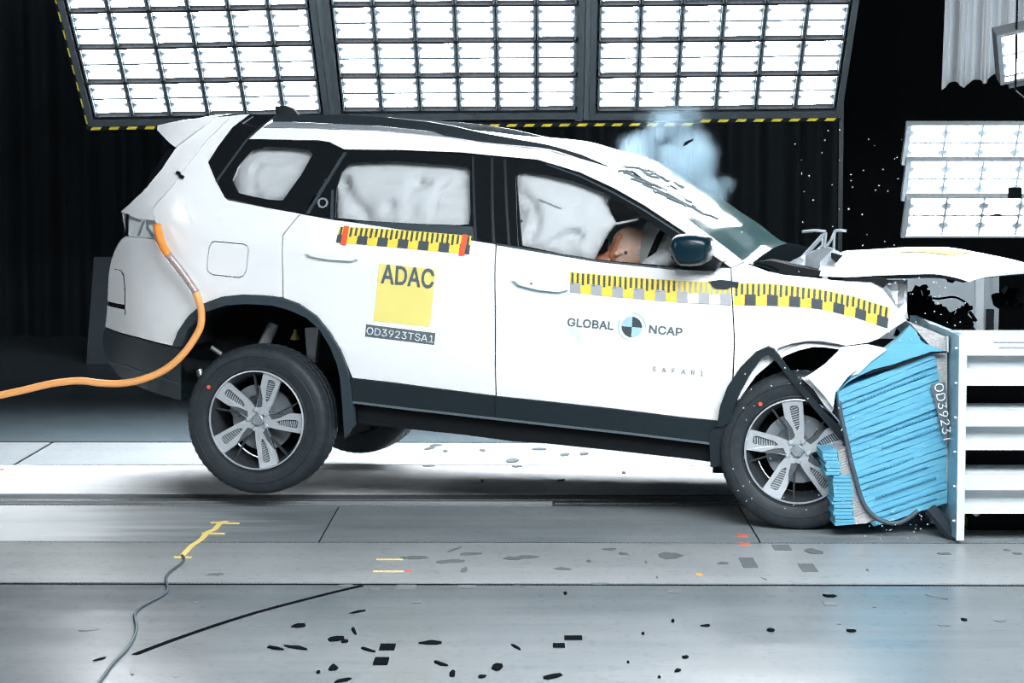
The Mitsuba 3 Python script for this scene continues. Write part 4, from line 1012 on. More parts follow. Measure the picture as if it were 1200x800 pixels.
ab = cushion([(-2.942,1.851),(-2.772,1.86),(-2.45,1.85),(-2.408,1.799),(-2.501,1.551),(-2.597,1.534),(-2.877,1.559)], off=.10, puff=.05,
             seams=[([(-2.772,1.734),(-2.723,1.765),(-2.601,1.752),(-2.504,1.726)], .012, .03), ([(-2.772,1.734),(-2.785,1.662),(-2.753,1.576)], .010, .025), ([(-2.736,1.7),(-2.544,1.653)], .008, .012), ([(-2.732,1.662),(-2.561,1.607)], .008, .012), ([(-2.675,1.743),(-2.527,1.696)], .008, .012)])
k = obj('curtain_airbag', car(ab), 'airbag', smooth=True); tag(k, 'inflated white curtain airbag behind the small rear quarter window', 'airbag')
ab = cushion([(-2.37,1.782),(-1.637,1.781),(-1.599,1.504),(-1.596,1.363),(-2.333,1.451)], off=.10, puff=.05,
             dents=[([(-2.304,1.645)][0], .03, .04), ([(-1.925,1.654)][0], .03, .05), ([(-2.06,1.532)][0], .03, .045), ([(-1.944,1.507)][0], .025, .03), ([(-2.206,1.502)][0], .09, .03)],
             seams=[([(-2.282,1.679),(-2.127,1.671),(-1.975,1.675)], .006, .010), ([(-1.951,1.579),(-1.945,1.637),(-1.908,1.659),(-1.864,1.65)], .008, .035), ([(-1.81,1.638),(-1.77,1.663),(-1.648,1.646)], .008, .035), ([(-1.81,1.638),(-1.833,1.47)], .007, .02), ([(-2.304,1.645),(-2.245,1.544),(-2.178,1.485)], .022, .035), ([(-1.791,1.579),(-1.642,1.592)], .008, .012), ([(-1.806,1.512),(-1.635,1.521)], .008, .012)])
k = obj('curtain_airbag', car(ab), 'airbag', smooth=True); tag(k, 'dimpled white curtain airbag filling the rear door window', 'airbag')
ab = cushion([(-1.452,1.739),(-1.27,1.718),(-1.126,1.681),(-0.9725,1.619),(-0.9649,1.581),(-0.9746,1.548),(-0.9536,1.499),(-0.9251,1.458),(-0.9399,1.433),(-0.9629,1.404),(-0.9956,1.334),(-1.03,1.268),(-1.213,1.3),(-1.414,1.331)], off=.10, puff=.06,
             dents=[([(-1.389,1.497)][0], .05, .045), ([(-1.136,1.354)][0], .05, .03)],
             seams=[([(-1.307,1.576),(-1.188,1.531),(-1.038,1.502),(-0.9791,1.503)], .005, .008), ([(-1.394,1.597),(-1.329,1.547),(-1.3,1.456),(-1.332,1.381)], .02, .035), ([(-1.233,1.357),(-1.157,1.407),(-1.106,1.411),(-1.07,1.379)], .007, .04)])
ka = obj('curtain_airbag', car(ab), 'airbag', smooth=True); tag(ka, 'large white curtain airbag filling the rear half of the driver window', 'airbag')
k = obj('stitch_line', car(sheet(LineString([(-1.298,1.574),(-1.184,1.529)]).buffer(.003), off=.034, thick=.004, gap=0)), 'airbag_seam', ka)
k = obj('tether', car(tube([[p[0], .22, p[1]] for p in [(-0.9682,1.446),(-0.9254,1.454),(-0.8784,1.463),(-0.8145,1.476)]], .006, 6)), 'airbag', ka)
far = cushion([(-1.452,1.739),(-1.27,1.718),(-1.054,1.672),(-0.8335,1.565),(-0.6999,1.459),(-0.7292,1.279),(-1.213,1.3),(-1.414,1.331)], off=.10, puff=.05)
k = obj('curtain_airbag', car(mirrored(far)), 'airbag', smooth=True); tag(k, 'curtain airbag on the far side of the cabin, seen past the dummy head', 'airbag')
# driver airbag in front of the dummy
def blob(c, rad, rot=0., n=24, noise_a=.05, seed=0):
    m_ = trimesh.creation.icosphere(subdivisions=3)
    v = m_.vertices.copy()
    v *= (1 + noise_a * (meshkit.noise(v * 1.8 + 5 + seed)[:, None] - .5) * 2)
    v *= np.array(rad)
    R_ = trimesh.transformations.rotation_matrix(rot, [0, 1, 0])[:3, :3]
    m_.vertices = v @ R_.T + np.array(c)
    return m_
c_ = [(-0.7126,1.316)][0]
k = obj('driver_airbag', car(blob((c_[0], .62, c_[1]), (.18, .28, .19), .4)), 'airbag', smooth=True); tag(k, 'round white driver airbag between the dummy and the steering wheel', 'airbag')
c_ = [(-0.7395,1.252)][0]
k = obj('knee_airbag', car(blob((c_[0], .36, c_[1]), (.15, .10, .055), -.62, seed=3)), 'airbag', smooth=True); tag(k, 'white airbag fold in front of the dummy face at the window edge', 'airbag')

# ------------------------------------------------------------------ the crash test dummy
def hull(a, ra, b, rb):
    sa = m3.Manifold.sphere(ra, 24).translate(tuple(a)); sb_ = m3.Manifold.sphere(rb, 24).translate(tuple(b))
    return m3.Manifold.batch_hull([sa, sb_])
def to_tm(man, smooth_n=6, edge=.02):
    man = man.refine_to_length(edge)
    q_ = man.to_mesh()
    m_ = trimesh.Trimesh(q_.vert_properties[:, :3], q_.tri_verts, process=False)
    m_.merge_vertices()
    trimesh.smoothing.filter_taubin(m_, iterations=smooth_n)
    return m_
hd = [(-0.9092,1.322),(-1.045,1.256)][0:2]
head = np.array([hd[0][0], .50, hd[0][1]]); neckp = np.array([hd[1][0], .50, hd[1][1]])
d_ = head - neckp; d_ /= np.linalg.norm(d_)
dm = thing('crash_test_dummy', 'crash test dummy with a bald tan head slumped forward into the driver airbag', 'dummy')
hip = np.array([-1.14, .52, .95]); chest = np.array([neckp[0] - .13, .52, neckp[2] - .20])
fwd = np.array([d_[2], 0, -d_[0]])      # the way the face looks: forward and down
skull = [hull(head, .098, head + d_ * .01 - fwd * .012, .096), hull(head - d_ * .03 + fwd * .015, .085, head - d_ * .075 + fwd * .035, .055), hull(head - d_ * .02 + fwd * .085, .018, head - d_ * .045 + fwd * .098, .013)]
for s_ in (-1, 1):
    skull.append(hull(head + [0, s_ * .09, 0] - d_ * .03, .016, head + [0, s_ * .095, 0] - d_ * .055, .012))
hm = m3.Manifold.batch_boolean(skull, m3.OpType.Add)
obj('head', car(to_tm(hm, 8, .012)), 'skin', dm, smooth=True, label='bald tan head')
tor = [hull(neckp - d_ * .0, .055, chest, .12)]
for s_ in (-1, 1):
    sh_ = chest + [0.02, s_ * .17, .06]
    el = sh_ + [.12, s_ * .05, -.26]; wr = el + [.24, -s_ * .06, .03]
    kn = hip + [.44, s_ * .16, .0]; an = kn + [.17, 0, -.26]
    tor += [hull(chest, .12, sh_, .062), hull(sh_, .058, el, .045), hull(el, .045, wr, .032), hull(hip + [0, s_ * .09, 0], .095, kn, .065), hull(kn, .062, an, .042), hull(an, .042, an + [.15, 0, -.04], .032)]
    for fk, fa in enumerate((-.030, -.010, .010, .030)):
        b0_ = wr + [.055, fa, .005]
        tor += [hull(wr + [.01, fa * .6, 0], .016, b0_, .012), hull(b0_, .010, b0_ + [.035, 0, -.012], .009), hull(b0_ + [.035, 0, -.012], .009, b0_ + [.05, 0, -.035], .008)]
    tor.append(hull(wr + [.01, -s_ * .03, 0], .013, wr + [.05, -s_ * .055, .012], .010))
tor += [hull(chest + [0, -.08, 0], .115, hip + [0, -.07, .02], .115), hull(chest + [0, .08, 0], .115, hip + [0, .07, .02], .115)]
obj('body', car(to_tm(m3.Manifold.batch_boolean(tor, m3.OpType.Add), 6, .018)), 'shirt', dm, smooth=True, label='clothed body')
nk = m3.Manifold.batch_boolean([hull(neckp - d_ * .04, .062, head - d_ * .06, .058), hull(head - d_ * .075 + [0, -.05, 0], .03, head - d_ * .02 + [0, -.07, .02] - fwd * .05, .022)], m3.OpType.Add)
obj('neck', car(to_tm(nk, 6, .012)), 'skin_dark', dm, smooth=True, label='orange rubber neck')
def head_mark(px, r, m_):
    p = np.array([px[0], 0, px[1]]); q = head.copy(); rel = np.array([p[0] - q[0], p[2] - q[2]])
    dt = math.sqrt(max(.098 ** 2 - rel @ rel, 0))
    s_ = trimesh.creation.icosphere(subdivisions=2, radius=r); v = s_.vertices.copy(); v[:, 1] *= .35
    s_.vertices = v + [p[0], q[1] - dt + .001, p[2]]
    obj('target_mark', car(s_), m_, dm + '__head', smooth=True)
for px_, r_, m_ in zip([(-0.9115,1.304),(-0.9139,1.368),(-0.8485,1.3),(-0.8443,1.332)], (.009, .007, .010, .008), ('ink', 'ink_faded', 'pale_blue', 'ink_light')):
    head_mark(px_, r_, m_)
c_ = [(-1.051,1.333),(-1.086,1.281)]
k = obj('sensor_block', car(cat([prism_t(Polygon([(c_[0][0] - .03, c_[0][1] - .03), (c_[0][0] + .03, c_[0][1] - .02), (c_[0][0] + .035, c_[0][1] + .03), (c_[0][0] - .02, c_[0][1] + .035)]).buffer(.006), .40, .46)])), 'dark', dm)

# ------------------------------------------------------------------ the barrier
bar_t = thing('crash_barrier', 'steel crash barrier with three white beams behind a bolted face plate', 'barrier')
pp = [(1.944,0.9652),(1.977,0.9652),(1.972,0.0342),(1.937,0.0341)]
x0, x1, zt = pp[0][0], pp[1][0], pp[0][1]
obj('face_plate', box((x0, -.455, .02), (x1, .95, zt)), 'plate_blue', bar_t, label='pale blue steel face plate')
obj('plate_edge', box((x0 - .001, -.462, .018), (x1 + .002, -.454, zt + .002)), 'beam_white', bar_t)
for zz in np.linspace(.1, .9, 6):
    b_ = trimesh.creation.cylinder(.009, .01, sections=8); b_.apply_transform(trimesh.transformations.rotation_matrix(math.pi / 2, [0, 1, 0])); b_.apply_translation([x0 - .004, -.40, zz])
    obj('bolt', b_, 'steel', bar_t)
bz = [(2.09,0.9643),(2.092,0.8738),(2.092,0.8482),(2.094,0.7476),(2.094,0.7319)]
zz = [q[1] for q in bz]
def beam(z_top, z_bot):
    h = z_top - z_bot
    prof = Polygon([(-.43, z_bot), (-.43, z_bot + .018), (-.345, z_bot + .022), (-.345, z_top - .10 * h / .24), (-.43, z_top - .095 * h / .24), (-.43, z_top), (-.08, z_top), (-.08, z_bot)])
    m_ = prism(prof, 1.0); v = m_.vertices.copy()
    m_.vertices = np.stack([x1 + .002 + 2.4 * v[:, 2], v[:, 0], v[:, 1]], 1)
    return m_
for ya, yb_ in ((392.5, 451.5), (481, 527.5), (556.5, 603)):
    F_ = 2700.; D_ = 10.58
    za, zb = 1.756 - (ya - 190) / F_ * D_ * 1.0, 1.756 - (yb_ - 190) / F_ * D_
    bk_ = obj('beam', beam(za, zb), 'beam_white', bar_t)
    if ya < 400:
        for dz_ in (.028, .052):
            obj('slot', box((x1 + .10 + dz_, -.4335, za - dz_ - .006), (x1 + 2.4, -.4295, za - dz_)), 'grey_steel', bk_)
obj('backing_block', box((x1 + .02, -.06, .12), (x1 + 2.4, 1.0, zt - .25)), 'dark', bar_t)
obj('foot', box((x1 + .1, -.05, .0), (x1 + 2.4, 1.0, .125)), 'dark', bar_t)
# blue deformable honeycomb, one piece for each crushed layer
hc = thing('honeycomb_block', 'light blue crushed honeycomb block of stacked layers in front of the barrier plate', 'barrier block')
def P2(L): return np.array(L)
HL = dense([(1.421,0.6867),(1.434,0.5982),(1.455,0.5055),(1.472,0.4168),(1.497,0.3158),(1.527,0.2026),(1.556,0.0973),(1.597,0.0447)], 40)
HR = dense([(1.862,0.8717),(1.887,0.7915),(1.9,0.6992),(1.918,0.5987),(1.927,0.498),(1.933,0.3972),(1.937,0.276),(1.94,0.1587)], 40)
NL = 22
cuts_l, cuts_r = dense(HL, NL + 1), dense(HR, NL + 1)
hr_ = np.random.default_rng(11)
for i in range(NL):
    a, b, c, d = cuts_l[i], cuts_r[i], cuts_r[i + 1], cuts_l[i + 1]
    gp = .0011
    n_ = 14
    tt = np.linspace(0, 1, n_)
    w_ = .0016 * np.sin(tt * 9 + i) + hr_.normal(0, .0006, n_)
    top = [(a + (b - a) * q) + [0, w_[k2] - gp] for k2, q in enumerate(tt)]
    bot = [(d + (c - d) * q) + [0, w_[k2] + gp] for k2, q in enumerate(tt)]
    o = hr_.uniform(-.012, .012)
    obj('layer', world_prism(Polygon([tuple(x) for x in top] + [tuple(x) for x in bot[::-1]]), -.23 + o, .75), 'honeycomb', hc)
obj('core', world_prism(Polygon([tuple(x + [.01, 0]) for x in HL] + [tuple(x - [.006, 0]) for x in HR[::-1]]).buffer(-.003), -.20, .74), 'honeycomb_dark', hc)
perf = []
for i in (3, 7, 9, 11, 14, 16, 18, 20, 21):
    a, b = cuts_l[i], cuts_r[i]
    u0, u1 = sorted(hr_.uniform(.0, 1.0, 2)); u0, u1 = (u0 * .4, .6 + .4 * u1)
    for q in np.arange(u0, u1, .034):
        p = a + (b - a) * q + [0, .006]; p2 = a + (b - a) * (q + .016) + [0, .006]
        perf.append(world_prism(Polygon([p, p2, p2 + [0, .005], p + [0, .005]]), -.2445, -.22))
pk = obj('perforation', cat(perf), 'honeycomb_dark', hc); labels[pk] = {'kind': 'stuff', 'label': 'rows of small dark perforations'}
flap = Polygon([(1.42,0.6897),(1.475,0.7479),(1.538,0.8122),(1.649,0.8964),(1.704,0.9445),(1.751,0.9985),(1.779,0.9725),(1.8,0.9286),(1.824,0.9126),(1.92,0.8766),(1.848,0.8705),(1.761,0.8444),(1.67,0.8123),(1.586,0.7922),(1.515,0.76),(1.467,0.7319)])
fl = dense(list(flap.exterior.coords)[:-1], 60)
obj('torn_cover', world_prism(flap.buffer(-.001), -.26, -.245), 'honeycomb', hc, label='torn blue cover sheet peeled up to a point')
cov = dense([(1.42,0.6897),(1.475,0.7479),(1.538,0.8122),(1.649,0.8964),(1.704,0.9445),(1.751,0.9985)], 24)
obj('torn_edge', grid_mesh(np.stack([np.stack([cov[:, 0], np.full(24, -.26), cov[:, 1]], 1), np.stack([cov[:, 0] + .06, np.full(24, .15), cov[:, 1] - .02], 1)], 1)), 'honeycomb', hc, smooth=True)
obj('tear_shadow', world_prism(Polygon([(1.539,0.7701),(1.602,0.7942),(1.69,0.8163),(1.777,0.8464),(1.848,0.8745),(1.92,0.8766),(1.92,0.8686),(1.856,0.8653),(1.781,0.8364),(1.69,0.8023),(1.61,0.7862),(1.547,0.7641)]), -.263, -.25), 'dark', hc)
obj('white_fold', world_prism(Polygon([(1.479,0.7628),(1.526,0.8108),(1.605,0.8708),(1.636,0.8928),(1.64,0.8828),(1.566,0.8268),(1.51,0.7708)]), -.275, -.262), 'beam_white', hc)
obj('backing_sheet', world_prism(Polygon([(1.756,1.006),(1.932,0.9384),(1.948,0.1517),(1.928,0.1516),(1.887,0.7978),(1.853,0.8982)]), -.21, .7), 'core', hc)
obj('backing_rim', world_prism(Polygon([(1.925,0.9472),(1.933,0.9432),(1.936,0.871),(1.928,0.871)]), -.24, -.21), 'beam_white', hc)
lp = body_lp = Polygon([(1.849,0.7201),(1.917,0.7322),(1.933,0.4573),(1.923,0.4412),(1.898,0.5216),(1.872,0.634)])
kk = obj('number_strip', world_prism(lp, -.264, -.256), 'ink_grey', hc, label='dark upright strip reading OD3923T')
e0, e1 = np.array([(1.865,0.7226),(1.915,0.4458)])
m = meshkit.text_mesh('OD3923T', .052, .002)
m.apply_translation([-m.bounds[0][0], 0, 0]); m.apply_scale([np.linalg.norm(e1 - e0) / m.extents[0], .80, 1])
an = math.atan2(e1[1] - e0[1], e1[0] - e0[0])
v = m.vertices
X, Z = e0[0] + math.cos(an) * v[:, 0] - math.sin(an) * v[:, 1], e0[1] + math.sin(an) * v[:, 0] + math.cos(an) * v[:, 1]
m.vertices = np.stack([X, -.266 - v[:, 2], Z], 1)
obj('lettering', m, 'ink_light', kk)
# the bumper element of the barrier in front of the wheel: blue blocks on a grey ribbed core
be = thing('bumper_element', 'crumpled blue and grey honeycomb bumper element pressed against the front wheel', 'barrier block')
for q in ([(1.35,0.4068),(1.418,0.4169),(1.433,0.2983),(1.367,0.2962)], [(1.397,0.2942),(1.483,0.3004),(1.494,0.1775),(1.402,0.1734)], [(1.396,0.1693),(1.488,0.1755),(1.499,0.0646),(1.41,0.0564)]):
    Q = Polygon(q); c0_ = np.array(Q.exterior.coords)
    zt_, zb_ = c0_[:, 1].max(), c0_[:, 1].min()
    nlay = 7
    bkk = numbered(be + '__blue_block')
    for i in range(nlay):
        z0_, z1_ = zb_ + (zt_ - zb_) * i / nlay, zb_ + (zt_ - zb_) * (i + 1) / nlay - .002
        s_ = Q.intersection(sbox(-9, z0_, 9, z1_))
        if s_.is_empty: continue
        s_ = affinity.translate(s_, hr_.uniform(-.006, .006), 0)
        obj('layer', world_prism(s_, -.28 + hr_.uniform(-.006, .006), .54), 'honeycomb', bkk)
gc = Polygon([(1.415,0.4137),(1.463,0.4198),(1.487,0.3614),(1.5,0.297),(1.525,0.2245),(1.558,0.1519),(1.599,0.0874),(1.555,0.0671),(1.499,0.063),(1.486,0.1761),(1.476,0.297),(1.432,0.2969)])
obj('grey_core', world_prism(gc, -.27, .53), 'core', be, label='grey ribbed core')
ribs = []
z0_, z1_ = gc.bounds[1], gc.bounds[3]
for i in range(28):
    zz_ = z0_ + (z1_ - z0_) * i / 28
    s_ = gc.intersection(affinity.skew(sbox(gc.bounds[0] - .2, zz_, gc.bounds[2] + .2, zz_ + .006), 0, 24, origin=(gc.bounds[0], zz_)))
    if not s_.is_empty and s_.area > 1e-6: ribs.append(world_prism(s_, -.276, -.268))
rkk = obj('rib', cat(ribs), 'steel', be); labels[rkk] = {'kind': 'stuff', 'label': 'slanting ribs of the grey core'}
cb = [(1.418,0.6446),(1.431,0.5646),(1.452,0.4764),(1.477,0.364),(1.502,0.2756),(1.53,0.1831),(1.579,0.1106),(1.635,0.0785),(1.7,0.0725),(1.755,0.0988),(1.794,0.1311)]
k = obj('edge_strap', tube([[p[0], -.29, p[1]] for p in cb], .011, 8, subdiv=40), 'cable', be, smooth=True)
pk = [(1.9,0.1154),(1.913,0.0371)]
k = obj('hanging_pin', cat([tube([[pk[0][0], -.05, pk[0][1]], [pk[1][0], -.05, pk[1][1]]], [.018, .024], 10)]), 'steel', bar_t)
wp = [(1.864,0.1315),(1.979,0.0573),(2.047,-0.0832),(2.014,-0.104),(1.939,-0.0213)]
k = obj('torn_strip', tube([[p[0], -.25 - .12 * i / 3, p[1]] for i, p in enumerate([(1.857,0.1332),(1.914,0.0686),(1.963,0.0039),(1.988,-0.0569)])], [.03, .034, .03, .012], 6), 'rag', be)
# yellow caster under the beams
ck = thing('caster', 'dull yellow caster wheel under the lowest white beam', 'caster')
cc = [(2.109,-0.0029)][0]
m = trimesh.creation.annulus(.045, .085, .05, sections=28); m.apply_transform(trimesh.transformations.rotation_matrix(math.pi / 2, [1, 0, 0])); m.apply_translation([cc[0], .0, .087])
obj('wheel', m, 'caster_yellow', ck)
obj('fork', world_prism(Polygon([(cc[0] - .06, .10), (cc[0] - .02, .07), (cc[0] + .03, .07), (cc[0] + .11, .20), (cc[0] - .06, .20)]), -.04, -.028), 'caster_yellow', ck)
m = trimesh.creation.cylinder(.018, .12, sections=12); m.apply_transform(trimesh.transformations.rotation_matrix(math.pi / 2, [1, 0, 0])); m.apply_translation([cc[0], -.01, .088])
obj('axle', m, 'steel', ck)

# the grey steel cabinet behind the barrier
gx = [(2.133,0.7404),(2.597,1.054),(2.642,1.054),(2.682,1.054),(2.767,1.054)]
ztop = [(2.379,1.154)][0][1]
cab = thing('steel_cabinet', 'plain grey steel cabinet standing behind the barrier under the bonnet', 'cabinet')
obj('body', box((gx[0][0] - .35, 2.6, .0), (gx[3][0], 3.3, ztop)), 'grey_steel', cab)
obj('corner_post', box((gx[1][0], 2.57, .0), (gx[2][0], 2.6, ztop)), 'grey_steel_light', cab)
obj('side_panel', box((gx[3][0] + .01, 2.75, .0), (gx[4][0], 3.3, ztop)), 'grey_steel', cab)
obj('latch', box((gx[3][0] - .02, 2.56, [(2.687,0.7408)][0][1]), (gx[3][0] + .02, 2.6, [(2.685,0.8923)][0][1])), 'dark', cab)

# ------------------------------------------------------------------ orange hose at the tail
hp = [(-1.918,1.437),(-1.907,1.385),(-1.889,1.333),(-1.863,1.289),(-1.825,1.242),(-1.786,1.19),(-1.752,1.14),(-1.726,1.099),(-1.707,1.046),(-1.697,0.9943),(-1.7,0.9334),(-1.722,0.8811),(-1.775,0.8026),(-1.852,0.7262),(-1.944,0.6728),(-2.059,0.6382),(-2.158,0.6307),(-2.25,0.6371),(-2.328,0.6449),(-2.468,0.6295),(-2.591,0.6009),(-2.731,0.5702),(-2.863,0.5394)]
from scipy.interpolate import CubicSpline
H3 = np.array([[p[0], .62, p[1]] for p in hp])
# the hose starts at the tail lamp, swings out in front of the bumper, then away to the side
H3[:, 1] = np.interp(np.arange(len(hp)), [0, 3, 8, 12, 16, 22], [.66, .58, .54, .56, .62, .66])
cor = (H3[:, 1] + 11.0) / (.68 + 11.0)
H3[:, 0] = H3[:, 0] * cor; H3[:, 2] = 1.756 + (H3[:, 2] - 1.756) * cor
cs = CubicSpline(np.arange(len(hp)), H3)
hk = thing('orange_hose', 'orange hose hanging from the tail lamp and running off to the left', 'hose')
obj('upper_length', tube(cs(np.linspace(0, 3.1, 16)), .021, 14), 'orange', hk, smooth=True)
obj('braided_sleeve', tube(cs(np.linspace(3.0, 7.1, 24)), .0195, 14), 'braid', hk, smooth=True, label='silver braided sleeve')
obj('lower_length', tube(cs(np.linspace(7.0, 22, 90)), .0185, 14), 'orange_pale', hk, smooth=True)

# ------------------------------------------------------------------ tape, cable and marks on the floor
cp = [(-1.577,-0.8274),(-1.552,-1.11),(-1.564,-1.297),(-1.523,-1.573),(-1.505,-1.687),(-1.519,-1.835),(-1.555,-2.031),(-1.552,-2.186),(-1.508,-2.399),(-1.487,-2.557),(-1.472,-2.855),(-1.478,-3.025),(-1.475,-3.201),(-1.471,-3.408)]
k = obj('floor_cable', tube(np.array([[p[0], p[1], .006] for p in cp]), .006, 7, subdiv=60), 'cable', smooth=True)
tag(k, 'thin dark cable snaking over the floor towards the lower left corner', 'cable')
cp = [(-1.577,-0.805),(-1.576,-0.5521),(-1.557,-0.36),(-1.557,-0.1611),(-1.535,-0.0586),(-1.535,0.1249),(-1.513,0.1787)]
tk = thing('yellow_tape', 'strip of yellow tape on the floor holding down the end of the dark cable', 'tape')
def floor_ribbon(pts2, w, h=.004):
    p = dense(pts2, 24)
    return prism(LineString(p).buffer(w, cap_style='flat', quad_segs=2), h)
obj('strip', floor_ribbon(cp, .012), 'yellow_tape', tk)
for (a, b) in zip([(-1.608,-0.85),(-1.578,-0.1866),(-1.583,0.1378)], [(-1.53,-0.8604),(-1.471,-0.1981),(-1.442,0.1126)]):
    obj('cross_strip', floor_ribbon([a, ((a[0] + b[0]) / 2, (a[1] + b[1]) / 2 + .002), b], .012), 'yellow_tape', tk)
sp_ = [(-1.43,-2.884),(-1.293,-2.539),(-1.09,-2.113),(-0.9174,-1.829),(-0.7953,-1.642),(-0.719,-1.536)]
k = obj('rubber_strip', prism(LineString(dense(sp_, 30)).buffer(.011, cap_style='flat'), .003), 'shard')
tag(k, 'long thin black strip lying diagonally across the front floor', 'strip')
for q, lab, m_ in (([(-0.7027,-0.8963),(-0.68,-0.8961),(-0.5854,-0.8951)], 'upper of two short yellow lines on the floor strip', 'yellow_tape'), ([(-0.6968,-1.195),(-0.6491,-1.195),(-0.5646,-1.194)], 'lower of two short yellow lines on the floor strip', 'yellow_tape'),
                   ([(-0.556,-1.184),(-0.5431,-1.183),(-0.5302,-1.183)], 'small red patch beside the lower yellow line on the floor', 'red_tape'), ([(0.9511,-0.2239),(0.9793,-0.2237),(1.007,-0.2234)], 'short red tape mark on the dark track plate near the front wheel', 'red_tape'),
                   ([(0.9423,-0.4605),(0.9699,-0.4602),(0.9935,-0.46)], 'short red tape mark at the edge of the floor strip near the front wheel', 'red_tape'), ([(0.6902,-1.254),(0.7012,-1.254),(0.7158,-1.253)], 'tiny orange mark on the floor strip', 'orange'), ([(-3.067,2.083),(-3.057,2.083),(-3.047,2.083)], 'small red mark on the floor joint at the left edge', 'red_tape')):
    w = .012 if m_ == 'yellow_tape' else .022
    kk = obj('floor_mark', floor_ribbon(q, w, .002), m_); tag(kk, lab, 'tape mark')

def patch(x, y, w, h, skew=0.):
    return x, y, w, h, skew
r9 = np.random.default_rng(21)
def flat_piece(c, wx, wy, ang, kind, hgt):
    """A scrap on the floor: outline about c, turned by ang, with a height."""
    n_ = {'rect': 4, 'shard': 7, 'strip': 8}[kind]
    if kind == 'rect':
        pts2 = [(-wx, -wy), (wx, -wy), (wx, wy), (-wx, wy)]
    else:
        a_ = np.sort(r9.uniform(0, 2 * np.pi, n_))
        pts2 = [(wx * math.cos(q) * r9.uniform(.65, 1.1), wy * math.sin(q) * r9.uniform(.6, 1.15)) for q in np.linspace(0, 2 * np.pi, n_, endpoint=False)]
    po = Polygon(pts2).buffer(0)
    po = affinity.translate(affinity.rotate(po, ang, origin=(0, 0)), *c)
    m_ = prism(po, hgt)
    if kind != 'rect':
        v = m_.vertices.copy(); top = v[:, 2] > hgt * .5
        v[top, 2] = hgt * r9.uniform(.4, 1.3, top.sum()); m_.vertices = v
    return m_
def ordinal(i):
    return ('first second third fourth fifth sixth seventh eighth ninth tenth eleventh twelfth thirteenth fourteenth fifteenth sixteenth seventeenth eighteenth nineteenth twentieth '
            'twenty-first twenty-second twenty-third twenty-fourth twenty-fifth twenty-sixth twenty-seventh twenty-eighth twenty-ninth thirtieth').split()[i - 1]
def scatter(items, name, m_, label, category, group, hgt=.014):
    items = sorted(items, key=lambda q: q[0][0] / (q[0][1] + 11.0))
    split = {'plastic_fragment': -2.75, 'tape_scrap': -1.48}.get(name)
    band = [0 if split is None else int(q[0][1] < split) for q in items]
    count = [0, 0]
    for (c, wx, wy, ang, kind), b in zip(items, band):
        count[b] += 1
        kk = obj(name, flat_piece(c, wx, wy, ang, kind, hgt), m_); tag(kk, label[b].replace('#', ordinal(count[b])), category, group)
# metres per pixel on the floor at the row: across = D/2700, in depth about D*D/(2700*1.756)
def rows(pos, dims):
    out = []
    for (x, y), d in zip(pos, dims):
        D = y + 11.0
        out.append(((x, y), d[0] / 2 * D / 2700, d[1] / 2 * D * D / (2700 * 1.756) * .9, d[2], d[3]))
    return out
black = rows([(-0.8968,-2.366),(-0.9434,-2.767),(-0.8665,-2.762),(-0.7337,-2.603),(-0.7031,-3.095),(-0.7473,-3.163),(-0.5348,-2.751),(-0.5417,-2.988),(-0.3803,-2.672),(-0.5996,-2.799),(-0.6778,-2.47),(-0.6997,-2.651),(-0.6911,-2.087),(-0.6488,-3.285),(-0.3284,-3.027),(-0.2836,-3.189),(-0.1291,-3.067),(-0.18,-3.228),(0.0625,-3.225),(-0.0639,-2.758),(0.1423,-2.582),(0.0881,-2.718),(0.4946,-3.128),(0.4042,-2.502),(0.5301,-2.26),(0.3287,-2.993),(0.4257,-3.228),(0.8864,-2.431),(1.187,-2.441),(1.195,-1.74),(1.654,-2.221),(0.1249,-1.69),(-1.541,-2.963),(0.6485,-2.35),(0.5356,-2.907)],
             [(20, 5, 2, 'shard'), (13, 8, 50, 'shard'), (13, 9, 50, 'shard'), (24, 7, -12, 'shard'), (14, 10, 0, 'shard'), (5, 4, 0, 'shard'), (18, 7.5, 0, 'rect'), (17, 9, 0, 'rect'), (30, 6, -12, 'shard'), (8, 9, 40, 'shard'), (5, 12, 10, 'shard'), (12, 4, 0, 'shard'), (10, 6, -40, 'shard'),
              (12, 8, -30, 'shard'), (9, 9, 30, 'shard'), (9, 9, 0, 'shard'), (15, 12, 0, 'shard'), (11, 5, -20, 'shard'), (17, 11, -40, 'shard'), (4, 9, 20, 'shard'), (21, 4.6, 0, 'rect'), (14, 4.6, 0, 'rect'), (9, 4, -20, 'shard'), (4, 3, 0, 'shard'), (4, 4, 0, 'shard'), (4, 3, 0, 'shard'), (4, 3, 0, 'shard'),
              (11, 5, 0, 'shard'), (12, 3.5, 0, 'shard'), (19, 4, -6, 'shard'), (9, 4, 0, 'shard'), (4, 5, 0, 'shard'), (9, 5, -30, 'shard'), (12, 3, 0, 'shard'), (9, 4, 0, 'shard')])
scatter(black, 'plastic_fragment', 'shard', ('black plastic fragment on the front floor, # from the left of those farther back', 'black plastic fragment on the front floor, # from the left in the nearest row'), 'fragment', 'black fragments on the front floor', .005)
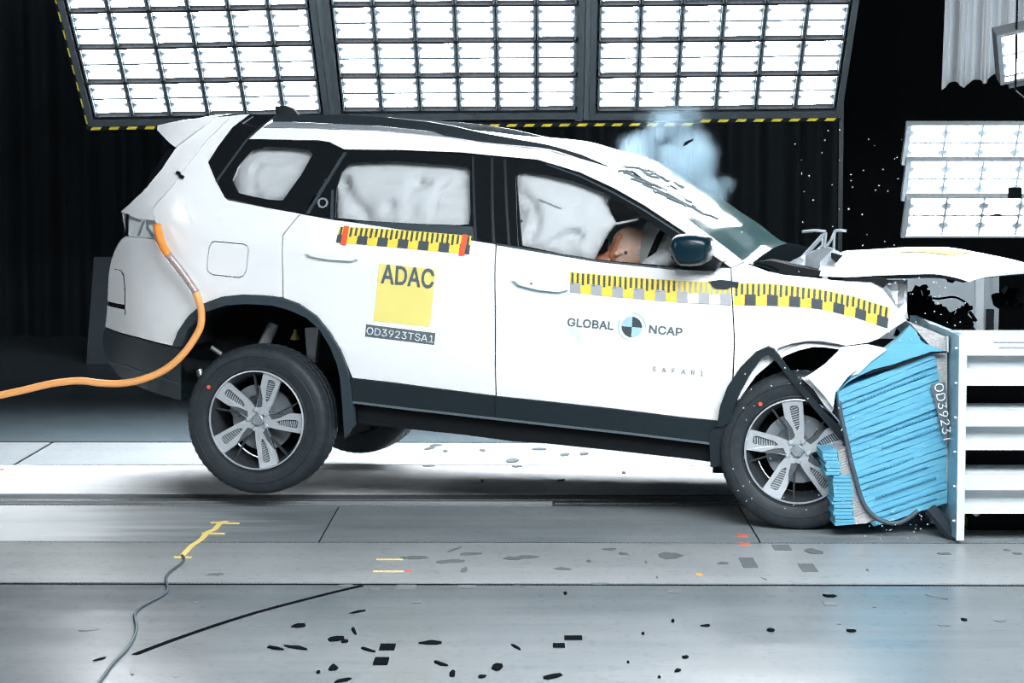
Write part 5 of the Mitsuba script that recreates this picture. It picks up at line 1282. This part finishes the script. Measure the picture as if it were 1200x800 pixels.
grey = rows([(-0.4732,-1.879),(-0.5324,-1.573),(-0.282,-1.555),(0.597,-0.7833),(0.5715,-1.653),(-0.5347,-0.8504),(-0.3615,-0.6171),(-0.3077,-1.15),(0.123,-1.129),(1.258,-0.6747),(1.186,-1.089),(0.9389,-0.9672),(0.8255,-0.9791),(1.128,-0.5649),(1.178,-1.911),(0.3409,-0.6147),(0.402,-0.7401),(0.2683,-1.484),(-0.0708,-1.545),(1.162,-2.303),(1.558,-2.331),(1.786,-2.241),(1.843,-0.7189),(2.173,-0.7156),(2.143,-0.6245),(0.9683,-1.352),(0.2383,-0.9351),(0.49,-0.9457),(0.5185,-1.331),(1.437,-1.143),(1.346,-1.973),(1.62,-1.749),(-1.354,-1.906),(-1.683,-2.449),(-1.229,-3.221),(-1.384,-3.2)],
            [(13, 4, 0, 'rect'), (23, 6.5, 0, 'rect'), (22, 4, 0, 'rect'), (36, 10, 0, 'shard'), (16, 4.6, 0, 'rect'), (36, 4, -4, 'shard'), (5, 9, -20, 'shard'), (9, 7, 0, 'shard'), (25, 3.5, -3, 'shard'), (22, 10, 10, 'shard'), (18, 10, 0, 'rect'), (17, 13, 0, 'rect'), (15, 4, 0, 'shard'), (20, 7, 0, 'rect'), (15, 4, 0, 'rect'), (18, 4, 25, 'shard'), (11, 4, 20, 'shard'), (23, 2.5, 0, 'shard'), (19, 2.5, 0, 'shard'),
             (7, 3, 0, 'shard'), (17, 3, 0, 'shard'), (18, 3, 0, 'shard'), (23, 3, -4, 'shard'), (12, 3.5, 0, 'shard'), (10, 2.5, 0, 'shard'), (3.5, 5, 20, 'shard'), (7, 3, 0, 'shard'), (3, 3, 0, 'shard'), (3, 4, 0, 'shard'), (4, 3, 0, 'shard'), (5, 3, 0, 'shard'), (4, 9, 35, 'shard'), (5, 3, 0, 'shard'), (25, 3, 22, 'shard'), (10, 5, 0, 'shard'), (5, 3, 0, 'shard')])
scatter(grey, 'tape_scrap', 'shard_grey', ('flat grey scrap on the pale floor strip, # from the left', 'flat grey scrap on the front floor, # from the left'), 'scrap', 'grey scraps on the floor', .003)
streaks = rows([(-0.379,-0.9478),(-0.2867,-0.747),(-0.0995,-0.8571),(-0.037,-0.8343),(-1.363,-1.274),(-0.7908,-1.527),(-0.6576,-1.603)], [(40, 6, 27, 'strip'), (28, 4, 27, 'strip'), (28, 5, 25, 'strip'), (32, 5, 25, 'strip'), (24, 4, 24, 'strip'), (24, 4, 24, 'strip'), (20, 4, 22, 'strip')])
scatter(streaks, 'rubber_streak', 'shard_grey', ('thin dark rubber streak slanting across the floor, # from the left',), 'streak', 'rubber streaks on the floor', .002)
under_car = rows([(-0.6448,3.075),(-0.6091,3.225),(-0.5446,2.929),(-0.6174,2.256),(-0.3221,2.973),(-0.1349,2.491),(0.0219,3.039),(0.1807,2.772),(0.2945,2.814),(0.5042,1.973),(0.1474,1.653),(-0.1076,2.224),(-0.291,1.615)],
                 [(10, 4, -20, 'shard'), (10, 4, -30, 'shard'), (6, 3, 0, 'shard'), (16, 3, 0, 'shard'), (7, 3, 10, 'shard'), (20, 5, -8, 'shard'), (20, 3, -22, 'shard'), (12, 4, -10, 'shard'), (12, 4, -10, 'shard'), (5, 4, 0, 'shard'), (10, 2, 0, 'shard'), (14, 2, 0, 'shard'), (4, 4, 0, 'shard')])
scatter(under_car, 'floor_crumb', 'shard_grey', ('small dark crumb on the white floor below the car sill, # from the left',), 'fragment', 'crumbs on the white floor', .006)

# ------------------------------------------------------------------ fragments in the air and in the crushed engine bay
def chunk(c, r, seed, stretch=(1, 1, 1), rot=0.):
    m_ = trimesh.creation.icosphere(subdivisions=1)
    rr_ = np.random.default_rng(seed)
    v = m_.vertices * rr_.uniform(.5, 1.3, (len(m_.vertices), 1)) * r * np.array(stretch)
    R_ = trimesh.transformations.rotation_matrix(rot, [0, 1, 0])[:3, :3]
    m_.vertices = v @ R_.T + c
    return m_
c_ = [(0.7474,1.853)][0]
k = obj('flying_fragment', chunk(np.array([c_[0], .3, c_[1]]) * [1, 1, 1], .030, 3, (1, .4, .28), -.6), 'shard'); tag(k, 'black curved fragment flying through the white smoke', 'fragment')
c_ = [(2.396,1.482)][0]
k = obj('flying_fragment', chunk(np.array([c_[0], 1.0, c_[1]]), .032, 5, (1, .4, .16), 0), 'shard'); tag(k, 'thin dark fragment flying in front of the lowest stacked floodlight', 'fragment')
c_ = [(2.163,1.145)][0]
k = obj('flying_fragment', chunk(np.array([c_[0], 1.0, c_[1]]), .032, 8, (1, .6, .6), .3), 'shard'); tag(k, 'black fragment flying just under the bonnet edge, before the grey cabinet', 'fragment')
cl = [(2.003,0.9447),(2.039,0.9085),(2.085,0.8995),(2.111,0.9358),(2.139,0.8814),(2.175,0.8633),(2.22,0.8905),(2.257,0.8633),(2.293,0.8543),(2.192,0.9358),(2.047,0.981),(2.011,1.026),(2.074,1.017),(2.142,0.9765),(2.064,1.076),(1.986,0.8722),(2.103,0.8542),(2.215,0.9177),(2.242,0.9404),(2.175,0.9131),(2.126,0.8496),(2.026,0.8632),(2.278,0.9268),(2.264,0.963),(2.084,0.9629),(2.059,1.094),(2.462,1.031),(2.497,1.04),(2.534,1.027),(2.56,1.049),(2.521,1.008),(2.579,1.018)]
sz = [.055, .06, .06, .05, .06, .05, .05, .05, .045, .03, .04, .05, .03, .03, .02, .06, .06, .03, .02, .035, .05, .06, .03, .025, .04, .015, .035, .04, .035, .03, .03, .03]
for i, (p, r_) in enumerate(zip(cl, sz)):
    dp = 1.2 + .25 * math.sin(i * 1.7)
    cr_ = (dp + 11) / 12.2
    c3 = np.array([p[0] * cr_, dp, 1.756 + (p[1] - 1.756) * cr_])
    k = obj('engine_debris', chunk(c3, r_ * 1.35, 100 + i, (1.1, .8, .8), i), 'shard'); tag(k, 'jagged black piece of broken engine bay plastic flying over the barrier top', 'debris', 'black debris over the barrier')
wv = [(2.071,1.052),(2.133,1.052),(2.182,1.056),(2.226,1.038),(2.257,1.016)]
k = obj('loose_wire', cat([tube([[p[0], 1.0, p[1]] for p in wv], .006, 6, subdiv=20), chunk(np.array([[(2.253,0.9983)][0][0], 1.0, [(2.253,0.9983)][0][1]]), .024, 77), tube([[p[0], 1.0, p[1]] for p in [(2.263,0.9805),(2.299,0.9315)]], .009, 6)]), 'shard')
tag(k, 'torn black wire with a plug curling in front of the grey cabinet', 'wire')
cr_ = []
gr = np.random.default_rng(31)
zone = [((930, 1060), (150, 330), 40), ((860, 1000), (430, 600), 50), ((1040, 1130), (320, 400), 40), ((1000, 1090), (600, 640), 40), ((680, 900), (240, 420), 12)]
pool = [(1.194,1.913),(1.715,1.203),(0.9265,0.8049),(1.49,0.1241),(1.635,1.243),(1.996,0.9254),(1.49,0.1241),(1.851,-0.0366),(0.249,1.559),(1.085,0.845)]
for i in range(5):
    (xa, za), (xb, zb) = pool[2 * i], pool[2 * i + 1]
    for j in range(zone[i][2]):
        c3 = np.array([gr.uniform(xa, xb), -.3 + gr.uniform(-.1, .05), gr.uniform(zb, za)])
        m_ = trimesh.creation.box(extents=gr.uniform(.002, .0055, 3)); m_.apply_transform(trimesh.transformations.random_rotation_matrix(gr.uniform(0, 1, 3))); m_.apply_translation(c3)
        cr_.append(m_)
k = obj('glass_crumbs', cat(cr_), 'crumb'); tag(k, 'tiny bright glass crumbs flying around the crash', 'glass crumbs', kind='stuff')

# ------------------------------------------------------------------ smoke behind the windscreen
sx = [(0.3639,1.244),(1.173,2.089)]
lo = np.array([sx[0][0], .9, sx[0][1]]); hi = np.array([sx[1][0], 2.1, sx[1][1]])
nx, ny, nz = 72, 40, 80
X, Y, Zg = np.meshgrid(np.linspace(0, 1, nx), np.linspace(0, 1, ny), np.linspace(0, 1, nz), indexing='ij')
pw = lo + (hi - lo) * np.stack([X, Y, Zg], -1)
fb1 = meshkit.fbm(pw * 4.5, 5, 3); fb2 = meshkit.fbm(pw * 11 + 7, 4, 9)
dens = np.zeros_like(X)
# a leaning column: puffs given by centre (x, z in the box's unit), radius and weight
for (cx_, cz_, r_, w_) in ((.43, .82, .21, .75), (.54, .61, .27, 1.0), (.28, .66, .21, .8), (.66, .41, .21, 1.1), (.49, .33, .26, 1.1), (.81, .47, .11, .8), (.75, .19, .17, .9), (.30, .88, .16, .4), (.56, .90, .15, .4), (.36, .97, .18, .3), (.15, .74, .10, .35), (.86, .10, .10, .5)):
    d2 = (X - cx_) ** 2 + ((Y - .5) * .9) ** 2 + ((Zg - cz_) * 1.05) ** 2
    dens = np.maximum(dens, w_ * np.clip(1.15 - d2 / r_ ** 2, 0, 1))
dens = np.clip(dens * 1.15 + (fb1 - .5) * 2.2 + (fb2 - .5) * 1.5 - .32, 0, 1) * np.clip(dens * 2.2, 0, 1)
edge = np.minimum.reduce([X, 1 - X, Y, 1 - Y, Zg, 1 - Zg])
dens *= np.clip(edge / .05, 0, 1)
gridv = mi.VolumeGrid(np.ascontiguousarray(dens.transpose(2, 1, 0)[..., None].astype(np.float32)))
tw = TF().translate(lo.tolist()).scale((hi - lo).tolist())
scene['mat_medium_edge'] = {'type': 'null'}
scene['smoke'] = {'type': 'cube', 'to_world': TF().translate(((lo + hi) / 2).tolist()).scale(((hi - lo) / 2).tolist()), 'bsdf': {'type': 'null'},
                  'interior': {'type': 'heterogeneous', 'albedo': rgb(.38, .52, .61), 'scale': 4.0, 'sigma_t': {'type': 'gridvolume', 'grid': gridv, 'to_world': tw, 'filter_type': 'trilinear'}}}
tag('smoke', 'pale blue smoke rising behind the windscreen and the bonnet', 'smoke', kind='stuff')
del scene['mat_medium_edge']
